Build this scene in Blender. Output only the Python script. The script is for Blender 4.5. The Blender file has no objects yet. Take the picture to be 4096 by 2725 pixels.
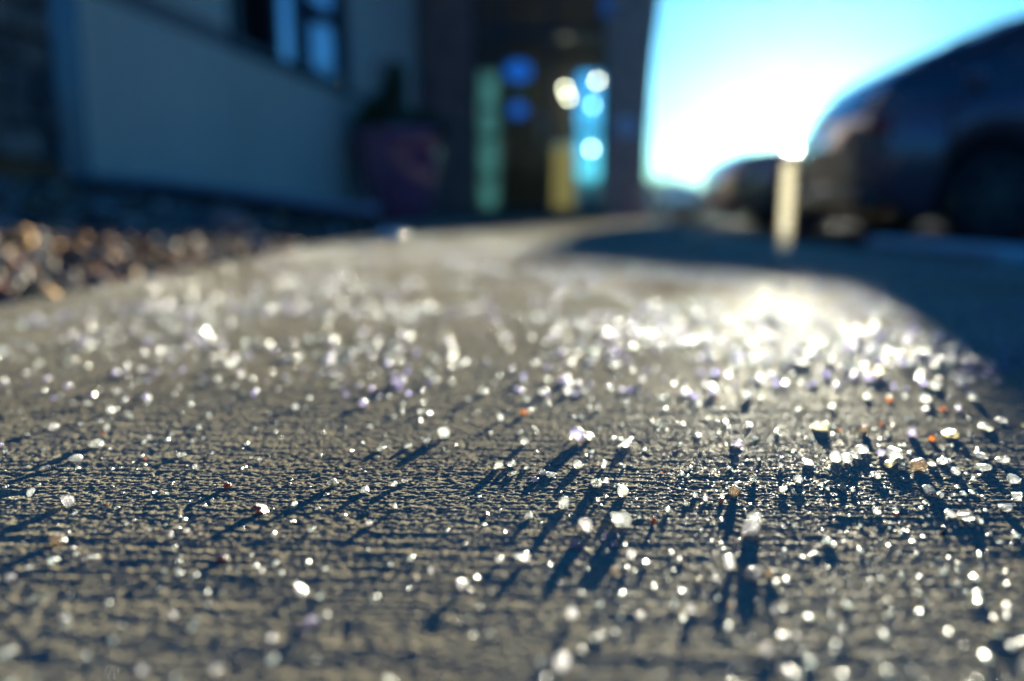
import bpy, bmesh, math, random
import numpy as np
from mathutils import Vector, Matrix, noise as mnoise

S = bpy.context.scene
COL = S.collection
random.seed(7)
RNG = np.random.default_rng(11)
PI = math.pi

# ------------------------------------------------------------------ camera, light, exposure
SUN_EL = math.radians(5.3)
SUN_AZ = math.radians(18.6)          # measured from +Y towards +X

cam_d = bpy.data.cameras.new('camera')
cam = bpy.data.objects.new('camera', cam_d); COL.objects.link(cam)
cam.location = (0, 0, 0.12)
cam.rotation_euler = (math.radians(90 - 9.30), 0, 0)
cam_d.sensor_width = 36; cam_d.lens = 28.35
cam_d.clip_start = 0.01; cam_d.clip_end = 3000
cam_d.dof.use_dof = True
cam_d.dof.focus_distance = 0.350
cam_d.dof.aperture_fstop = 2.7
S.camera = cam

W = bpy.data.worlds.new('World'); S.world = W; W.use_nodes = True
nt = W.node_tree
bg = nt.nodes['Background']
sky = nt.nodes.new('ShaderNodeTexSky'); sky.sky_type = 'NISHITA'; sky.sun_disc = False
sky.sun_elevation = SUN_EL; sky.sun_rotation = SUN_AZ
sky.air_density = 1.0; sky.dust_density = 1.2; sky.ozone_density = 4.0
tint = nt.nodes.new('ShaderNodeMix'); tint.data_type = 'RGBA'; tint.blend_type = 'MULTIPLY'
tint.inputs['Factor'].default_value = 1.0
tint.inputs['B'].default_value = (0.10, 0.34, 0.57, 1)      # the cold white balance of the picture
nt.links.new(sky.outputs[0], tint.inputs['A'])
nt.links.new(tint.outputs['Result'], bg.inputs['Color'])
bg.inputs['Strength'].default_value = 0.10

sl = bpy.data.lights.new('sun', 'SUN'); sl.energy = 5.0; sl.angle = math.radians(0.53)
sl.color = (1.0, 0.95, 0.74)
so = bpy.data.objects.new('sun', sl); COL.objects.link(so)
sdir = Vector((math.sin(SUN_AZ)*math.cos(SUN_EL), math.cos(SUN_AZ)*math.cos(SUN_EL), math.sin(SUN_EL)))
so.rotation_euler = sdir.to_track_quat('Z', 'Y').to_euler()
so.location = sdir * 40

S.view_settings.view_transform = 'Standard'; S.view_settings.look = 'None'
S.view_settings.gamma = 1.0; S.view_settings.use_curve_mapping = False
S.view_settings.exposure = 2.38
cy = S.cycles
cy.use_denoising = True
cy.max_bounces = 8; cy.transmission_bounces = 6; cy.diffuse_bounces = 3; cy.glossy_bounces = 4
cy.transparent_max_bounces = 12; cy.caustics_reflective = False; cy.caustics_refractive = False
cy.sample_clamp_indirect = 6.0

# ------------------------------------------------------------------ helpers
def tag(o, label=None, cat=None, group=None, kind=None):
    if label: o['label'] = label
    if cat: o['category'] = cat
    if group: o['group'] = group
    if kind: o['kind'] = kind
    return o

def empty(name, loc=(0,0,0), rz=0.0):
    o = bpy.data.objects.new(name, None); COL.objects.link(o)
    o.location = loc; o.rotation_euler = (0, 0, rz); o.empty_display_size = 0.1
    return o

def link(name, me, mat=None, parent=None, loc=None, rot=None, scale=None):
    o = bpy.data.objects.new(name, me); COL.objects.link(o)
    if mat is not None and len(me.materials) == 0: me.materials.append(mat)
    if parent is not None: o.parent = parent
    if loc is not None: o.location = loc
    if rot is not None: o.rotation_euler = rot
    if scale is not None: o.scale = scale
    return o

def finish(bm, name, mat, parent=None, smooth=False, loc=None, rot=None):
    me = bpy.data.meshes.new(name)
    bm.normal_update()
    bm.to_mesh(me); bm.free()
    if smooth:
        for p in me.polygons: p.use_smooth = True
    return link(name, me, mat, parent, loc, rot)

def box(bm, x0, x1, y0, y1, z0, z1, bev=0.0):
    m = Matrix.Translation(((x0+x1)/2, (y0+y1)/2, (z0+z1)/2)) @ Matrix.Diagonal((abs(x1-x0), abs(y1-y0), abs(z1-z0), 1))
    r = bmesh.ops.create_cube(bm, size=1.0, matrix=m)
    if bev > 0:
        es = list({e for v in r['verts'] for e in v.link_edges})
        bmesh.ops.bevel(bm, geom=es, offset=bev, segments=1, affect='EDGES', profile=0.5)

def boxo(name, mat, parent, x0, x1, y0, y1, z0, z1, bev=0.0):
    bm = bmesh.new(); box(bm, x0, x1, y0, y1, z0, z1, bev)
    return finish(bm, name, mat, parent)

def np_mesh(name, verts, faces, nper):
    me = bpy.data.meshes.new(name)
    verts = np.asarray(verts, np.float32); faces = np.asarray(faces, np.int32)
    me.vertices.add(len(verts)); me.vertices.foreach_set('co', verts.ravel())
    me.loops.add(faces.size); me.loops.foreach_set('vertex_index', faces.ravel())
    me.polygons.add(len(faces))
    me.polygons.foreach_set('loop_start', np.arange(0, faces.size, nper, dtype=np.int32))
    me.polygons.foreach_set('loop_total', np.full(len(faces), nper, np.int32))
    me.update(calc_edges=True)
    return me

def tube(bm, pts, r, n=10, r2=None):
    pts = [Vector(p) for p in pts]; rings = []
    for i, p in enumerate(pts):
        d = (pts[min(i+1, len(pts)-1)] - pts[max(i-1, 0)]).normalized()
        a = d.orthogonal().normalized() if i == 0 else (a - d*a.dot(d)).normalized()
        b = d.cross(a)
        rr = r if r2 is None else r + (r2-r)*i/(len(pts)-1)
        rings.append([bm.verts.new(p + (a*math.cos(t)+b*math.sin(t))*rr) for t in [2*PI*k/n for k in range(n)]])
    for A, B in zip(rings, rings[1:]):
        for k in range(n): bm.faces.new((A[k], A[(k+1)%n], B[(k+1)%n], B[k]))
    bm.faces.new(rings[0][::-1]); bm.faces.new(rings[-1])

def lathe(bm, prof, n=32, c=(0,0,0)):
    rings = []
    for r, z in prof:
        rings.append([bm.verts.new((c[0]+r*math.cos(2*PI*k/n), c[1]+r*math.sin(2*PI*k/n), c[2]+z)) for k in range(n)])
    for A, B in zip(rings, rings[1:]):
        for k in range(n): bm.faces.new((A[k], A[(k+1)%n], B[(k+1)%n], B[k]))
    bm.faces.new(rings[0][::-1]); bm.faces.new(rings[-1])

def disc_y(bm, cx, cyy, cz, r, depth, n=24):
    """short cylinder whose axis runs along y"""
    m = Matrix.Translation((cx, cyy, cz)) @ Matrix.Rotation(PI/2, 4, 'X')
    bmesh.ops.create_cone(bm, cap_ends=True, segments=n, radius1=r, radius2=r, depth=depth, matrix=m)

# ------------------------------------------------------------------ materials
def mat(name, base=(0.5,0.5,0.5), rough=0.6, metal=0.0, var=None, scale=8.0, vrough=None, bump=None, bscale=60.0,
        spec=0.5, trans=0.0, coat=0.0, emit=None, estr=0.0, stretch=(1,1,1), ior=1.5):
    m = bpy.data.materials.new(name); m.use_nodes = True
    t = m.node_tree; p = t.nodes['Principled BSDF']
    p.inputs['Base Color'].default_value = (*base, 1); p.inputs['Roughness'].default_value = rough
    p.inputs['Metallic'].default_value = metal; p.inputs['Specular IOR Level'].default_value = spec
    p.inputs['Transmission Weight'].default_value = trans; p.inputs['Coat Weight'].default_value = coat
    p.inputs['IOR'].default_value = ior
    if emit: p.inputs['Emission Color'].default_value = (*emit, 1); p.inputs['Emission Strength'].default_value = estr
    co = t.nodes.new('ShaderNodeTexCoord'); mp = t.nodes.new('ShaderNodeMapping'); mp.inputs['Scale'].default_value = stretch
    t.links.new(co.outputs['Object'], mp.inputs[0])
    if var:
        n = t.nodes.new('ShaderNodeTexNoise'); n.inputs['Scale'].default_value = scale; n.inputs['Detail'].default_value = 6
        r = t.nodes.new('ShaderNodeValToRGB'); r.color_ramp.elements[0].position = 0.32; r.color_ramp.elements[1].position = 0.7
        r.color_ramp.elements[0].color = (*var, 1); r.color_ramp.elements[1].color = (*base, 1)
        t.links.new(mp.outputs[0], n.inputs['Vector']); t.links.new(n.outputs['Fac'], r.inputs[0]); t.links.new(r.outputs[0], p.inputs['Base Color'])
    if vrough:
        n2 = t.nodes.new('ShaderNodeTexNoise'); n2.inputs['Scale'].default_value = scale*2.3
        mr = t.nodes.new('ShaderNodeMapRange'); mr.inputs['To Min'].default_value = vrough[0]; mr.inputs['To Max'].default_value = vrough[1]
        t.links.new(mp.outputs[0], n2.inputs['Vector']); t.links.new(n2.outputs['Fac'], mr.inputs['Value']); t.links.new(mr.outputs[0], p.inputs['Roughness'])
    if bump:
        n3 = t.nodes.new('ShaderNodeTexNoise'); n3.inputs['Scale'].default_value = bscale; n3.inputs['Detail'].default_value = 5
        b = t.nodes.new('ShaderNodeBump'); b.inputs['Strength'].default_value = 1.0; b.inputs['Distance'].default_value = bump
        t.links.new(mp.outputs[0], n3.inputs['Vector']); t.links.new(n3.outputs['Fac'], b.inputs['Height']); t.links.new(b.outputs[0], p.inputs['Normal'])
    return m

def concrete_mat(name, with_ridges):
    m = bpy.data.materials.new(name); m.use_nodes = True
    t = m.node_tree; N = t.nodes; L = t.links; p = N['Principled BSDF']
    co = N.new('ShaderNodeTexCoord')
    def noise(scale, detail=3, vec=None, rough=0.5):
        n = N.new('ShaderNodeTexNoise'); n.inputs['Scale'].default_value = scale; n.inputs['Detail'].default_value = detail
        n.inputs['Roughness'].default_value = rough
        L.new(vec or co.outputs['Object'], n.inputs['Vector']); return n
    # large stains, sand grain colour, pale and ochre specks
    a = noise(3.0, 5); b = noise(900.0, 2); c = noise(420.0, 1)
    r1 = N.new('ShaderNodeValToRGB'); e = r1.color_ramp.elements
    e[0].position = 0.3; e[0].color = (0.28, 0.24, 0.17, 1); e[1].position = 0.72; e[1].color = (0.43, 0.385, 0.275, 1)
    L.new(a.outputs['Fac'], r1.inputs[0])
    r2 = N.new('ShaderNodeValToRGB'); e = r2.color_ramp.elements
    e[0].position = 0.35; e[0].color = (0.55, 0.52, 0.47, 1); e[1].position = 0.62; e[1].color = (1.15, 1.15, 1.12, 1)
    L.new(b.outputs['Fac'], r2.inputs[0])
    mx = N.new('ShaderNodeMix'); mx.data_type = 'RGBA'; mx.blend_type = 'MULTIPLY'; mx.inputs['Factor'].default_value = 1
    L.new(r1.outputs[0], mx.inputs['A']); L.new(r2.outputs[0], mx.inputs['B'])
    r3 = N.new('ShaderNodeValToRGB'); e = r3.color_ramp.elements
    e[0].position = 0.70; e[0].color = (0, 0, 0, 1); e[1].position = 0.74; e[1].color = (1, 1, 1, 1)
    L.new(c.outputs['Fac'], r3.inputs[0])
    mx2 = N.new('ShaderNodeMix'); mx2.data_type = 'RGBA'
    L.new(r3.outputs[0], mx2.inputs['Factor']); L.new(mx.outputs['Result'], mx2.inputs['A']); mx2.inputs['B'].default_value = (0.5, 0.33, 0.16, 1)
    # one brown stain a step ahead on the right
    ms = N.new('ShaderNodeMapping'); ms.inputs['Location'].default_value = (-0.22*3.4, -1.27*3.4, 0); ms.inputs['Scale'].default_value = (3.4, 3.4, 3.4)
    ns = N.new('ShaderNodeTexNoise'); ns.inputs['Scale'].default_value = 9
    L.new(co.outputs['Object'], ms.inputs[0]); L.new(co.outputs['Object'], ns.inputs['Vector'])
    ad = N.new('ShaderNodeVectorMath'); ad.operation = 'MULTIPLY_ADD'; ad.inputs[1].default_value = (0.6,0.6,0); 
    L.new(ns.outputs['Color'], ad.inputs[0]); L.new(ms.outputs[0], ad.inputs[2])
    sb = N.new('ShaderNodeVectorMath'); sb.operation = 'SUBTRACT'; sb.inputs[1].default_value = (0.3,0.3,0); L.new(ad.outputs[0], sb.inputs[0])
    ln = N.new('ShaderNodeVectorMath'); ln.operation = 'LENGTH'; L.new(sb.outputs[0], ln.inputs[0])
    mr0 = N.new('ShaderNodeMapRange'); mr0.inputs['From Min'].default_value = 0.25; mr0.inputs['From Max'].default_value = 0.55; mr0.inputs['To Min'].default_value = 0.75; mr0.inputs['To Max'].default_value = 0
    L.new(ln.outputs['Value'], mr0.inputs['Value'])
    mx3 = N.new('ShaderNodeMix'); mx3.data_type = 'RGBA'; L.new(mr0.outputs[0], mx3.inputs['Factor']); L.new(mx2.outputs['Result'], mx3.inputs['A']); mx3.inputs['B'].default_value = (0.17, 0.10, 0.05, 1)
    L.new(mx3.outputs['Result'], p.inputs['Base Color'])
    p.inputs['Roughness'].default_value = 0.42; p.inputs['Specular IOR Level'].default_value = 0.22
    sp = noise(1100.0, 0)                      # scattered quartz grains are the only glossy ones
    for lo, hi, sock in ((0.80, 0.50, 'Roughness'), (0.0, 0.03, 'Specular IOR Level')):
        mr = N.new('ShaderNodeMapRange'); mr.inputs['From Min'].default_value = 0.66; mr.inputs['From Max'].default_value = 0.70
        mr.inputs['To Min'].default_value = lo; mr.inputs['To Max'].default_value = hi
        L.new(sp.outputs['Fac'], mr.inputs['Value']); L.new(mr.outputs[0], p.inputs[sock])
    # relief: sand grain, plus broom ridges where the sheet itself has none
    mp = N.new('ShaderNodeMapping'); mp.inputs['Rotation'].default_value = (0, 0, math.radians(-2.5)); mp.inputs['Scale'].default_value = (28, 330, 1)
    L.new(co.outputs['Object'], mp.inputs[0])
    bn = N.new('ShaderNodeBump'); bn.inputs['Distance'].default_value = 0.00035; bn.inputs['Strength'].default_value = 1
    g = noise(1500.0, 3); L.new(g.outputs['Fac'], bn.inputs['Height'])
    if with_ridges:
        rg = noise(1.0, 4, mp.outputs[0]); b2 = N.new('ShaderNodeBump'); b2.inputs['Distance'].default_value = 0.0011; b2.inputs['Strength'].default_value = 1
        L.new(rg.outputs['Fac'], b2.inputs['Height'])
        g2 = noise(520.0, 4); b3 = N.new('ShaderNodeBump'); b3.inputs['Distance'].default_value = 0.0010; b3.inputs['Strength'].default_value = 1
        L.new(g2.outputs['Fac'], b3.inputs['Height']); L.new(b2.outputs[0], b3.inputs['Normal']); L.new(b3.outputs[0], bn.inputs['Normal'])
    L.new(bn.outputs[0], p.inputs['Normal'])
    return m

def attr_mat(name, rough=0.5, trans=0.0, sss=0.0):
    """colour read from the per-piece attribute 'tone' (each pebble its own stone colour)"""
    m = bpy.data.materials.new(name); m.use_nodes = True
    t = m.node_tree; p = t.nodes['Principled BSDF']
    a = t.nodes.new('ShaderNodeAttribute'); a.attribute_name = 'tone'
    t.links.new(a.outputs['Color'], p.inputs['Base Color'])
    p.inputs['Roughness'].default_value = 0.8; p.inputs['Specular IOR Level'].default_value = 0.15
    return m

def salt_mat(name, col, clear=0.45, rough=0.12, cloud=0.5, unit=True):
    """rock salt: a clear glassy shell with cloudy scattering inside"""
    m = bpy.data.materials.new(name); m.use_nodes = True
    t = m.node_tree; N = t.nodes; L = t.links
    out = N['Material Output']; N.remove(N['Principled BSDF'])
    co = N.new('ShaderNodeTexCoord')
    b = N.new('ShaderNodeBump'); b.inputs['Distance'].default_value = 0.05; b.inputs['Strength'].default_value = 0.4
    n2 = N.new('ShaderNodeTexNoise'); n2.inputs['Scale'].default_value = 6 if unit else 1400; L.new(co.outputs['Object'], n2.inputs['Vector'])
    if not unit: b.inputs['Distance'].default_value = 0.0002
    L.new(n2.outputs['Fac'], b.inputs['Height'])
    tr = N.new('ShaderNodeBsdfTranslucent'); tr.inputs['Color'].default_value = (*col, 1)
    rf = N.new('ShaderNodeBsdfRefraction'); rf.inputs['Color'].default_value = (*col, 1); rf.inputs['IOR'].default_value = 1.3; rf.inputs['Roughness'].default_value = 0.42
    gl = N.new('ShaderNodeBsdfGlossy'); gl.inputs['Color'].default_value = (1, 1, 1, 1); gl.inputs['Roughness'].default_value = rough
    tp = N.new('ShaderNodeBsdfTransparent'); tp.inputs['Color'].default_value = (*[min(1, c*1.02) for c in col], 1)
    for q in (rf, gl): L.new(b.outputs[0], q.inputs['Normal'])
    n = N.new('ShaderNodeTexNoise'); n.inputs['Scale'].default_value = 2.2 if unit else 500; n.inputs['Detail'].default_value = 5
    L.new(co.outputs['Object'], n.inputs['Vector'])
    mr = N.new('ShaderNodeMapRange'); mr.inputs['From Min'].default_value = 0.35; mr.inputs['From Max'].default_value = 0.65
    mr.inputs['To Min'].default_value = max(0, cloud-0.3); mr.inputs['To Max'].default_value = min(1, cloud+0.2)
    L.new(n.outputs['Fac'], mr.inputs['Value'])
    m1 = N.new('ShaderNodeMixShader'); L.new(mr.outputs[0], m1.inputs[0]); L.new(rf.outputs[0], m1.inputs[1]); L.new(tr.outputs[0], m1.inputs[2])
    m2 = N.new('ShaderNodeMixShader'); m2.inputs[0].default_value = clear; L.new(m1.outputs[0], m2.inputs[1]); L.new(tp.outputs[0], m2.inputs[2])
    fr = N.new('ShaderNodeFresnel'); fr.inputs['IOR'].default_value = 1.54; L.new(b.outputs[0], fr.inputs['Normal'])
    m3 = N.new('ShaderNodeMixShader'); L.new(fr.outputs[0], m3.inputs[0]); L.new(m2.outputs[0], m3.inputs[1]); L.new(gl.outputs[0], m3.inputs[2])
    L.new(m3.outputs[0], out.inputs['Surface'])
    return m

M = {}
M['walk_near'] = concrete_mat('concrete_broomed_near', False)
M['walk'] = concrete_mat('concrete_broomed', True)
M['asphalt'] = mat('asphalt', (0.05,0.05,0.052), 0.95, spec=0.0, var=(0.035,0.035,0.037), scale=5, bump=0.003, bscale=180)
M['kerb'] = mat('kerb_concrete', (0.33,0.32,0.30), 0.75, var=(0.22,0.21,0.2), scale=9, bump=0.002, bscale=120)
M['paint'] = mat('road_paint', (0.72,0.70,0.64), 0.6, var=(0.5,0.49,0.46), scale=14)
M['bed'] = mat('bed_soil', (0.05,0.043,0.036), 0.9, var=(0.025,0.022,0.02), scale=20, bump=0.006, bscale=60)
M['stucco'] = mat('stucco_panel', (0.74,0.65,0.49), 0.8, var=(0.66,0.58,0.43), scale=1.4, bump=0.0015, bscale=260)
M['stucco_band'] = mat('stucco_band', (0.30,0.25,0.21), 0.8, var=(0.25,0.21,0.18), scale=2, bump=0.0015, bscale=260)
M['trim'] = mat('dark_blue_metal_trim', (0.03,0.10,0.16), 0.35, metal=0.4, var=(0.02,0.06,0.1), scale=3)
M['black'] = mat('black_rubber', (0.012,0.012,0.014), 0.55, vrough=(0.4,0.7), scale=4)
M['edge_top'] = mat('edging_top', (0.12,0.22,0.32), 0.28, spec=0.8, vrough=(0.2,0.4), scale=6)  # blue of the reflected sky put into the base colour
M['frame'] = mat('window_frame_metal', (0.02,0.05,0.075), 0.35, metal=0.3, vrough=(0.25,0.45), scale=5)
M['pane'] = mat('window_glass', (0.35,0.45,0.52), 0.03, metal=0.6, spec=1.0, coat=1.0, vrough=(0.02,0.05), scale=2)
M['screen'] = mat('window_screen', (0.008,0.008,0.009), 0.95, spec=0.05, vrough=(0.9,1.0), scale=40)
M['brick'] = mat('brown_brick', (0.56,0.38,0.27), 0.85, var=(0.26,0.20,0.17), scale=7, bump=0.004, bscale=50)
M['brick_red'] = mat('red_brown_brick', (0.46,0.19,0.13), 0.85, var=(0.2,0.11,0.09), scale=6, bump=0.004, bscale=50)
M['mortar'] = mat('mortar', (0.2,0.19,0.175), 0.9, var=(0.14,0.13,0.12), scale=12)
for i, c in enumerate([(0.16,0.13,0.10),(0.10,0.09,0.08),(0.21,0.17,0.125),(0.06,0.058,0.058),(0.25,0.21,0.17)]):
    M['stone%d' % i] = mat('ledge_stone', tuple(v*1.7 for v in c), 0.85, var=tuple(v*0.6 for v in c), scale=9, bump=0.006, bscale=28)
M['stone_rust'] = mat('rust_orange_stone', (0.38,0.13,0.035), 0.8, var=(0.24,0.08,0.03), scale=9, bump=0.006, bscale=28)
M['pebble'] = attr_mat('pebble_stone', 0.45)
M['pot'] = mat('maroon_glazed_clay', (0.5,0.10,0.17), 0.10, coat=1.0, ior=1.9, var=(0.36,0.07,0.13), scale=3)
M['soil'] = mat('potting_soil', (0.03,0.02,0.014), 0.95, bump=0.004, bscale=40)
M['leaf'] = mat('evergreen_leaf', (0.10,0.15,0.06), 0.55, var=(0.05,0.09,0.03), scale=14)
M['leaf2'] = mat('pale_leaf', (0.09,0.12,0.06), 0.5, var=(0.05,0.075,0.035), scale=14)
M['redleaf'] = mat('red_stem_leaf', (0.30,0.035,0.04), 0.5, var=(0.18,0.02,0.03), scale=14)
M['wood'] = mat('stem_bark', (0.09,0.06,0.04), 0.85, var=(0.05,0.035,0.025), scale=30)
M['door_frame'] = mat('bronze_door_frame', (0.035,0.03,0.03), 0.4, metal=0.5, vrough=(0.3,0.5), scale=6)
M['door_panel'] = mat('dark_door_panel', (0.06,0.052,0.045), 0.6, var=(0.045,0.04,0.035), scale=2)
M['interior'] = mat('olive_interior_wall', (0.22,0.19,0.13), 0.8, var=(0.17,0.15,0.1), scale=1.5)
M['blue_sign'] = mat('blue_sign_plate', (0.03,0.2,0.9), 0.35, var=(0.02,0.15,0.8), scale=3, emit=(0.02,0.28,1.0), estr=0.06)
M['yellow_sign'] = mat('olive_sign_plate', (0.35,0.32,0.02), 0.5, var=(0.25,0.22,0.02), scale=4)
M['steel'] = mat('brushed_steel', (0.62,0.64,0.66), 0.28, metal=1.0, vrough=(0.2,0.36), scale=20)
M['chrome'] = mat('polished_steel', (0.85,0.85,0.82), 0.10, metal=1.0, vrough=(0.07,0.13), scale=20)
M['tyre'] = mat('tyre_rubber', (0.015,0.015,0.016), 0.8, var=(0.01,0.01,0.011), scale=10)
M['rim'] = mat('wheel_rim', (0.06,0.06,0.065), 0.4, metal=0.6, vrough=(0.2,0.4), scale=8)
M['glass_car'] = mat('car_glass', (0.012,0.016,0.02), 0.04, spec=0.8, coat=0.5, vrough=(0.03,0.07), scale=3)
M['plastic'] = mat('black_plastic', (0.02,0.02,0.022), 0.5, vrough=(0.4,0.6), scale=12)
M['lens_red'] = mat('red_lens', (0.4,0.01,0.01), 0.15, coat=0.5, vrough=(0.1,0.2), scale=9)
M['lens'] = mat('lamp_lens', (0.5,0.52,0.55), 0.08, coat=1.0, vrough=(0.05,0.12), scale=9)
def car_paint(name, c): return mat(name, c, 0.28, metal=0.25, coat=1.0, vrough=(0.24,0.34), scale=2.5, var=tuple(v*0.93 for v in c))
M['paint_suv'] = car_paint('dark_plum_car_paint', (0.20,0.10,0.11))
M['paint_dark'] = car_paint('dark_green_grey_car_paint', (0.08,0.12,0.12))
M['paint_blue'] = car_paint('pale_blue_car_paint', (0.30,0.42,0.50))
M['paint_red'] = car_paint('red_car_paint', (0.40,0.03,0.02))
M['salt_clear'] = salt_mat('clear_rock_salt', (0.95,0.97,0.97), clear=0.30, rough=0.16, cloud=0.55)
M['salt_milk'] = salt_mat('milky_rock_salt', (0.93,0.92,0.95), clear=0.25, rough=0.22, cloud=0.72)
M['salt_lav'] = salt_mat('lavender_rock_salt', (0.80,0.76,0.98), clear=0.30, rough=0.18, cloud=0.6)
M['salt_yel'] = salt_mat('yellowish_rock_salt', (0.95,0.90,0.68), clear=0.22, rough=0.16, cloud=0.55)
M['amber'] = salt_mat('amber_grain', (0.85,0.42,0.10), clear=0.10, rough=0.2, cloud=0.6)
M['salt_spread'] = salt_mat('clear_rock_salt_spread', (0.66,0.71,0.72), clear=0.34, rough=0.36, cloud=0.86, unit=False)
M['salt_spread_lav'] = salt_mat('lavender_rock_salt_spread', (0.62,0.60,0.88), clear=0.34, rough=0.36, cloud=0.86, unit=False)
M['tan'] = salt_mat('tan_stone_grain', (0.55,0.47,0.38), clear=0.08, rough=0.45, cloud=0.97)
M['rust'] = salt_mat('rusty_brown_crumb', (0.30,0.12,0.04), clear=0.05, rough=0.5, cloud=0.97)
M['speck'] = mat('black_grit', (0.02,0.018,0.016), 0.7, var=(0.01,0.01,0.01), scale=2, bump=0.1, bscale=3)

# ------------------------------------------------------------------ ground sheets
def smoothstep(a, b, x):
    t = np.clip((x-a)/(b-a), 0, 1); return t*t*(3-2*t)

def hash2(ix, iy, seed):
    h = (ix.astype(np.uint64)*np.uint64(374761393) + iy.astype(np.uint64)*np.uint64(668265263) + np.uint64(seed*2246822519 & 0xffffffff)) & np.uint64(0xffffffff)
    h = ((h ^ (h >> np.uint64(13))) * np.uint64(1274126177)) & np.uint64(0xffffffff)
    h = h ^ (h >> np.uint64(16))
    return (h & np.uint64(0xffff)).astype(np.float32)/65535.0

def vnoise(x, y, seed):
    x = x + 5000.0; y = y + 5000.0
    ix = np.floor(x).astype(np.int64); iy = np.floor(y).astype(np.int64)
    fx = (x-ix).astype(np.float32); fy = (y-iy).astype(np.float32)
    fx = fx*fx*(3-2*fx); fy = fy*fy*(3-2*fy)
    a = hash2(ix, iy, seed); b = hash2(ix+1, iy, seed); c = hash2(ix, iy+1, seed); d = hash2(ix+1, iy+1, seed)
    return (a*(1-fx)+b*fx)*(1-fy) + (c*(1-fx)+d*fx)*fy - 0.5

WALK_L, WALK_R = -0.64, 1.02
NEAR_Y0, NEAR_Y1 = 0.12, 1.10

def walk_height(x, y):
    v = y + 0.045*x + 0.004*vnoise(x/0.11, y/0.05, 3) + 0.0011*vnoise(x/0.02, y/0.02, 4)
    broom = np.clip(0.75 + 1.1*vnoise(x/0.09, y/0.035, 14), 0.15, 1.3)       # the broom pressed unevenly
    h = broom*(0.00044*vnoise(x/0.045, v/0.0020, 5) + 0.00030*vnoise(x/0.016, v/0.0012, 6) + 0.00022*vnoise(x/0.16, v/0.0060, 7))
    h += 0.00036*vnoise(x/0.0017, y/0.0015, 8) + 0.00058*vnoise(x/0.0010, y/0.0009, 9)
    h -= 0.0011*np.clip(vnoise(x/0.006, y/0.005, 15)-0.36, 0, 1)/0.14         # small pits
    h += 0.0007*vnoise(x/0.16, y/0.09, 10)
    edge = smoothstep(NEAR_Y0, NEAR_Y0+0.02, y)*smoothstep(NEAR_Y1, NEAR_Y1-0.25, y)
    edge = edge*smoothstep(WALK_L, WALK_L+0.02, x)*smoothstep(WALK_R, WALK_R-0.02, x)
    return h*edge

def near_walk():
    ys = [NEAR_Y0]
    while ys[-1] < NEAR_Y1: ys.append(ys[-1] + max(0.00042, 0.0052*ys[-1]**2))
    ys = np.array(ys); ys = NEAR_Y0 + (ys-NEAR_Y0)*(NEAR_Y1-NEAR_Y0)/(ys[-1]-NEAR_Y0)
    xs = [0.0]
    while xs[-1] < WALK_R: xs.append(xs[-1] + (0.00075 if xs[-1] < 0.30 else 0.0012 if xs[-1] < 0.45 else 0.003))
    xs = np.array(xs); xl = -xs[1:][xs[1:] < -WALK_L][::-1]
    xs = np.concatenate([[WALK_L], xl, xs[xs < WALK_R], [WALK_R]])
    X, Y = np.meshgrid(xs, ys); Z = walk_height(X, Y)
    nx, ny = len(xs), len(ys)
    V = np.stack([X, Y, Z], -1).reshape(-1, 3)
    i = np.arange(nx*ny).reshape(ny, nx)
    F = np.stack([i[:-1,:-1], i[:-1,1:], i[1:,1:], i[1:,:-1]], -1).reshape(-1, 4)
    me = np_mesh('sidewalk_near_surface', V, F, 4)
    return me, nx*ny
me, nv = near_walk()
near = link('sidewalk_surface', me, M['walk_near'])
tag(near, kind='structure')

def poly_slab(name, pts, z0, z1, m, kind='structure', parent=None):
    bm = bmesh.new()
    a = [bm.verts.new((x, y, z1)) for x, y in pts]; b = [bm.verts.new((x, y, z0)) for x, y in pts]
    bm.faces.new(a); bm.faces.new(b[::-1])
    for k in range(len(pts)):
        j = (k+1) % len(pts); bm.faces.new((a[k], b[k], b[j], a[j]))
    bmesh.ops.recalc_face_normals(bm, faces=bm.faces)
    o = finish(bm, name, m, parent)
    if kind: tag(o, kind=kind)
    return o

def wall_x(f): return -2.42 + 0.141*f
far = poly_slab('sidewalk', [(WALK_L, NEAR_Y1), (WALK_R, NEAR_Y1), (1.04, 3.0), (1.5, 9.0), (1.75, 12.0), (1.75, 16), (-3.2, 16), (-3.2, 4.3), (wall_x(4.3), 4.3), (-0.66, 4.3)], -0.15, 0.0, M['walk'])
poly_slab('sidewalk_behind', [(WALK_L, -3), (WALK_R, -3), (WALK_R, NEAR_Y0), (WALK_L, NEAR_Y0)], -0.15, 0.0, M['walk'])
poly_slab('sidewalk_core', [(WALK_L, NEAR_Y0), (WALK_R, NEAR_Y0), (WALK_R, NEAR_Y1), (WALK_L, NEAR_Y1)], -0.15, -0.012, M['walk'])
bm = bmesh.new()
vs = [bm.verts.new(p) for p in [(-900,-900,-0.15),(900,-900,-0.15),(900,1500,-0.15),(-900,1500,-0.15)]]
bm.faces.new(vs); tag(finish(bm, 'parking_lot', M['asphalt']), kind='structure')
for k in range(5):
    y0 = 4.95 + k*4.4
    tag(boxo('painted_line', M['paint'], None, 2.4, 7.4, y0, y0+0.1, -0.149, -0.146), kind='structure')
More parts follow.
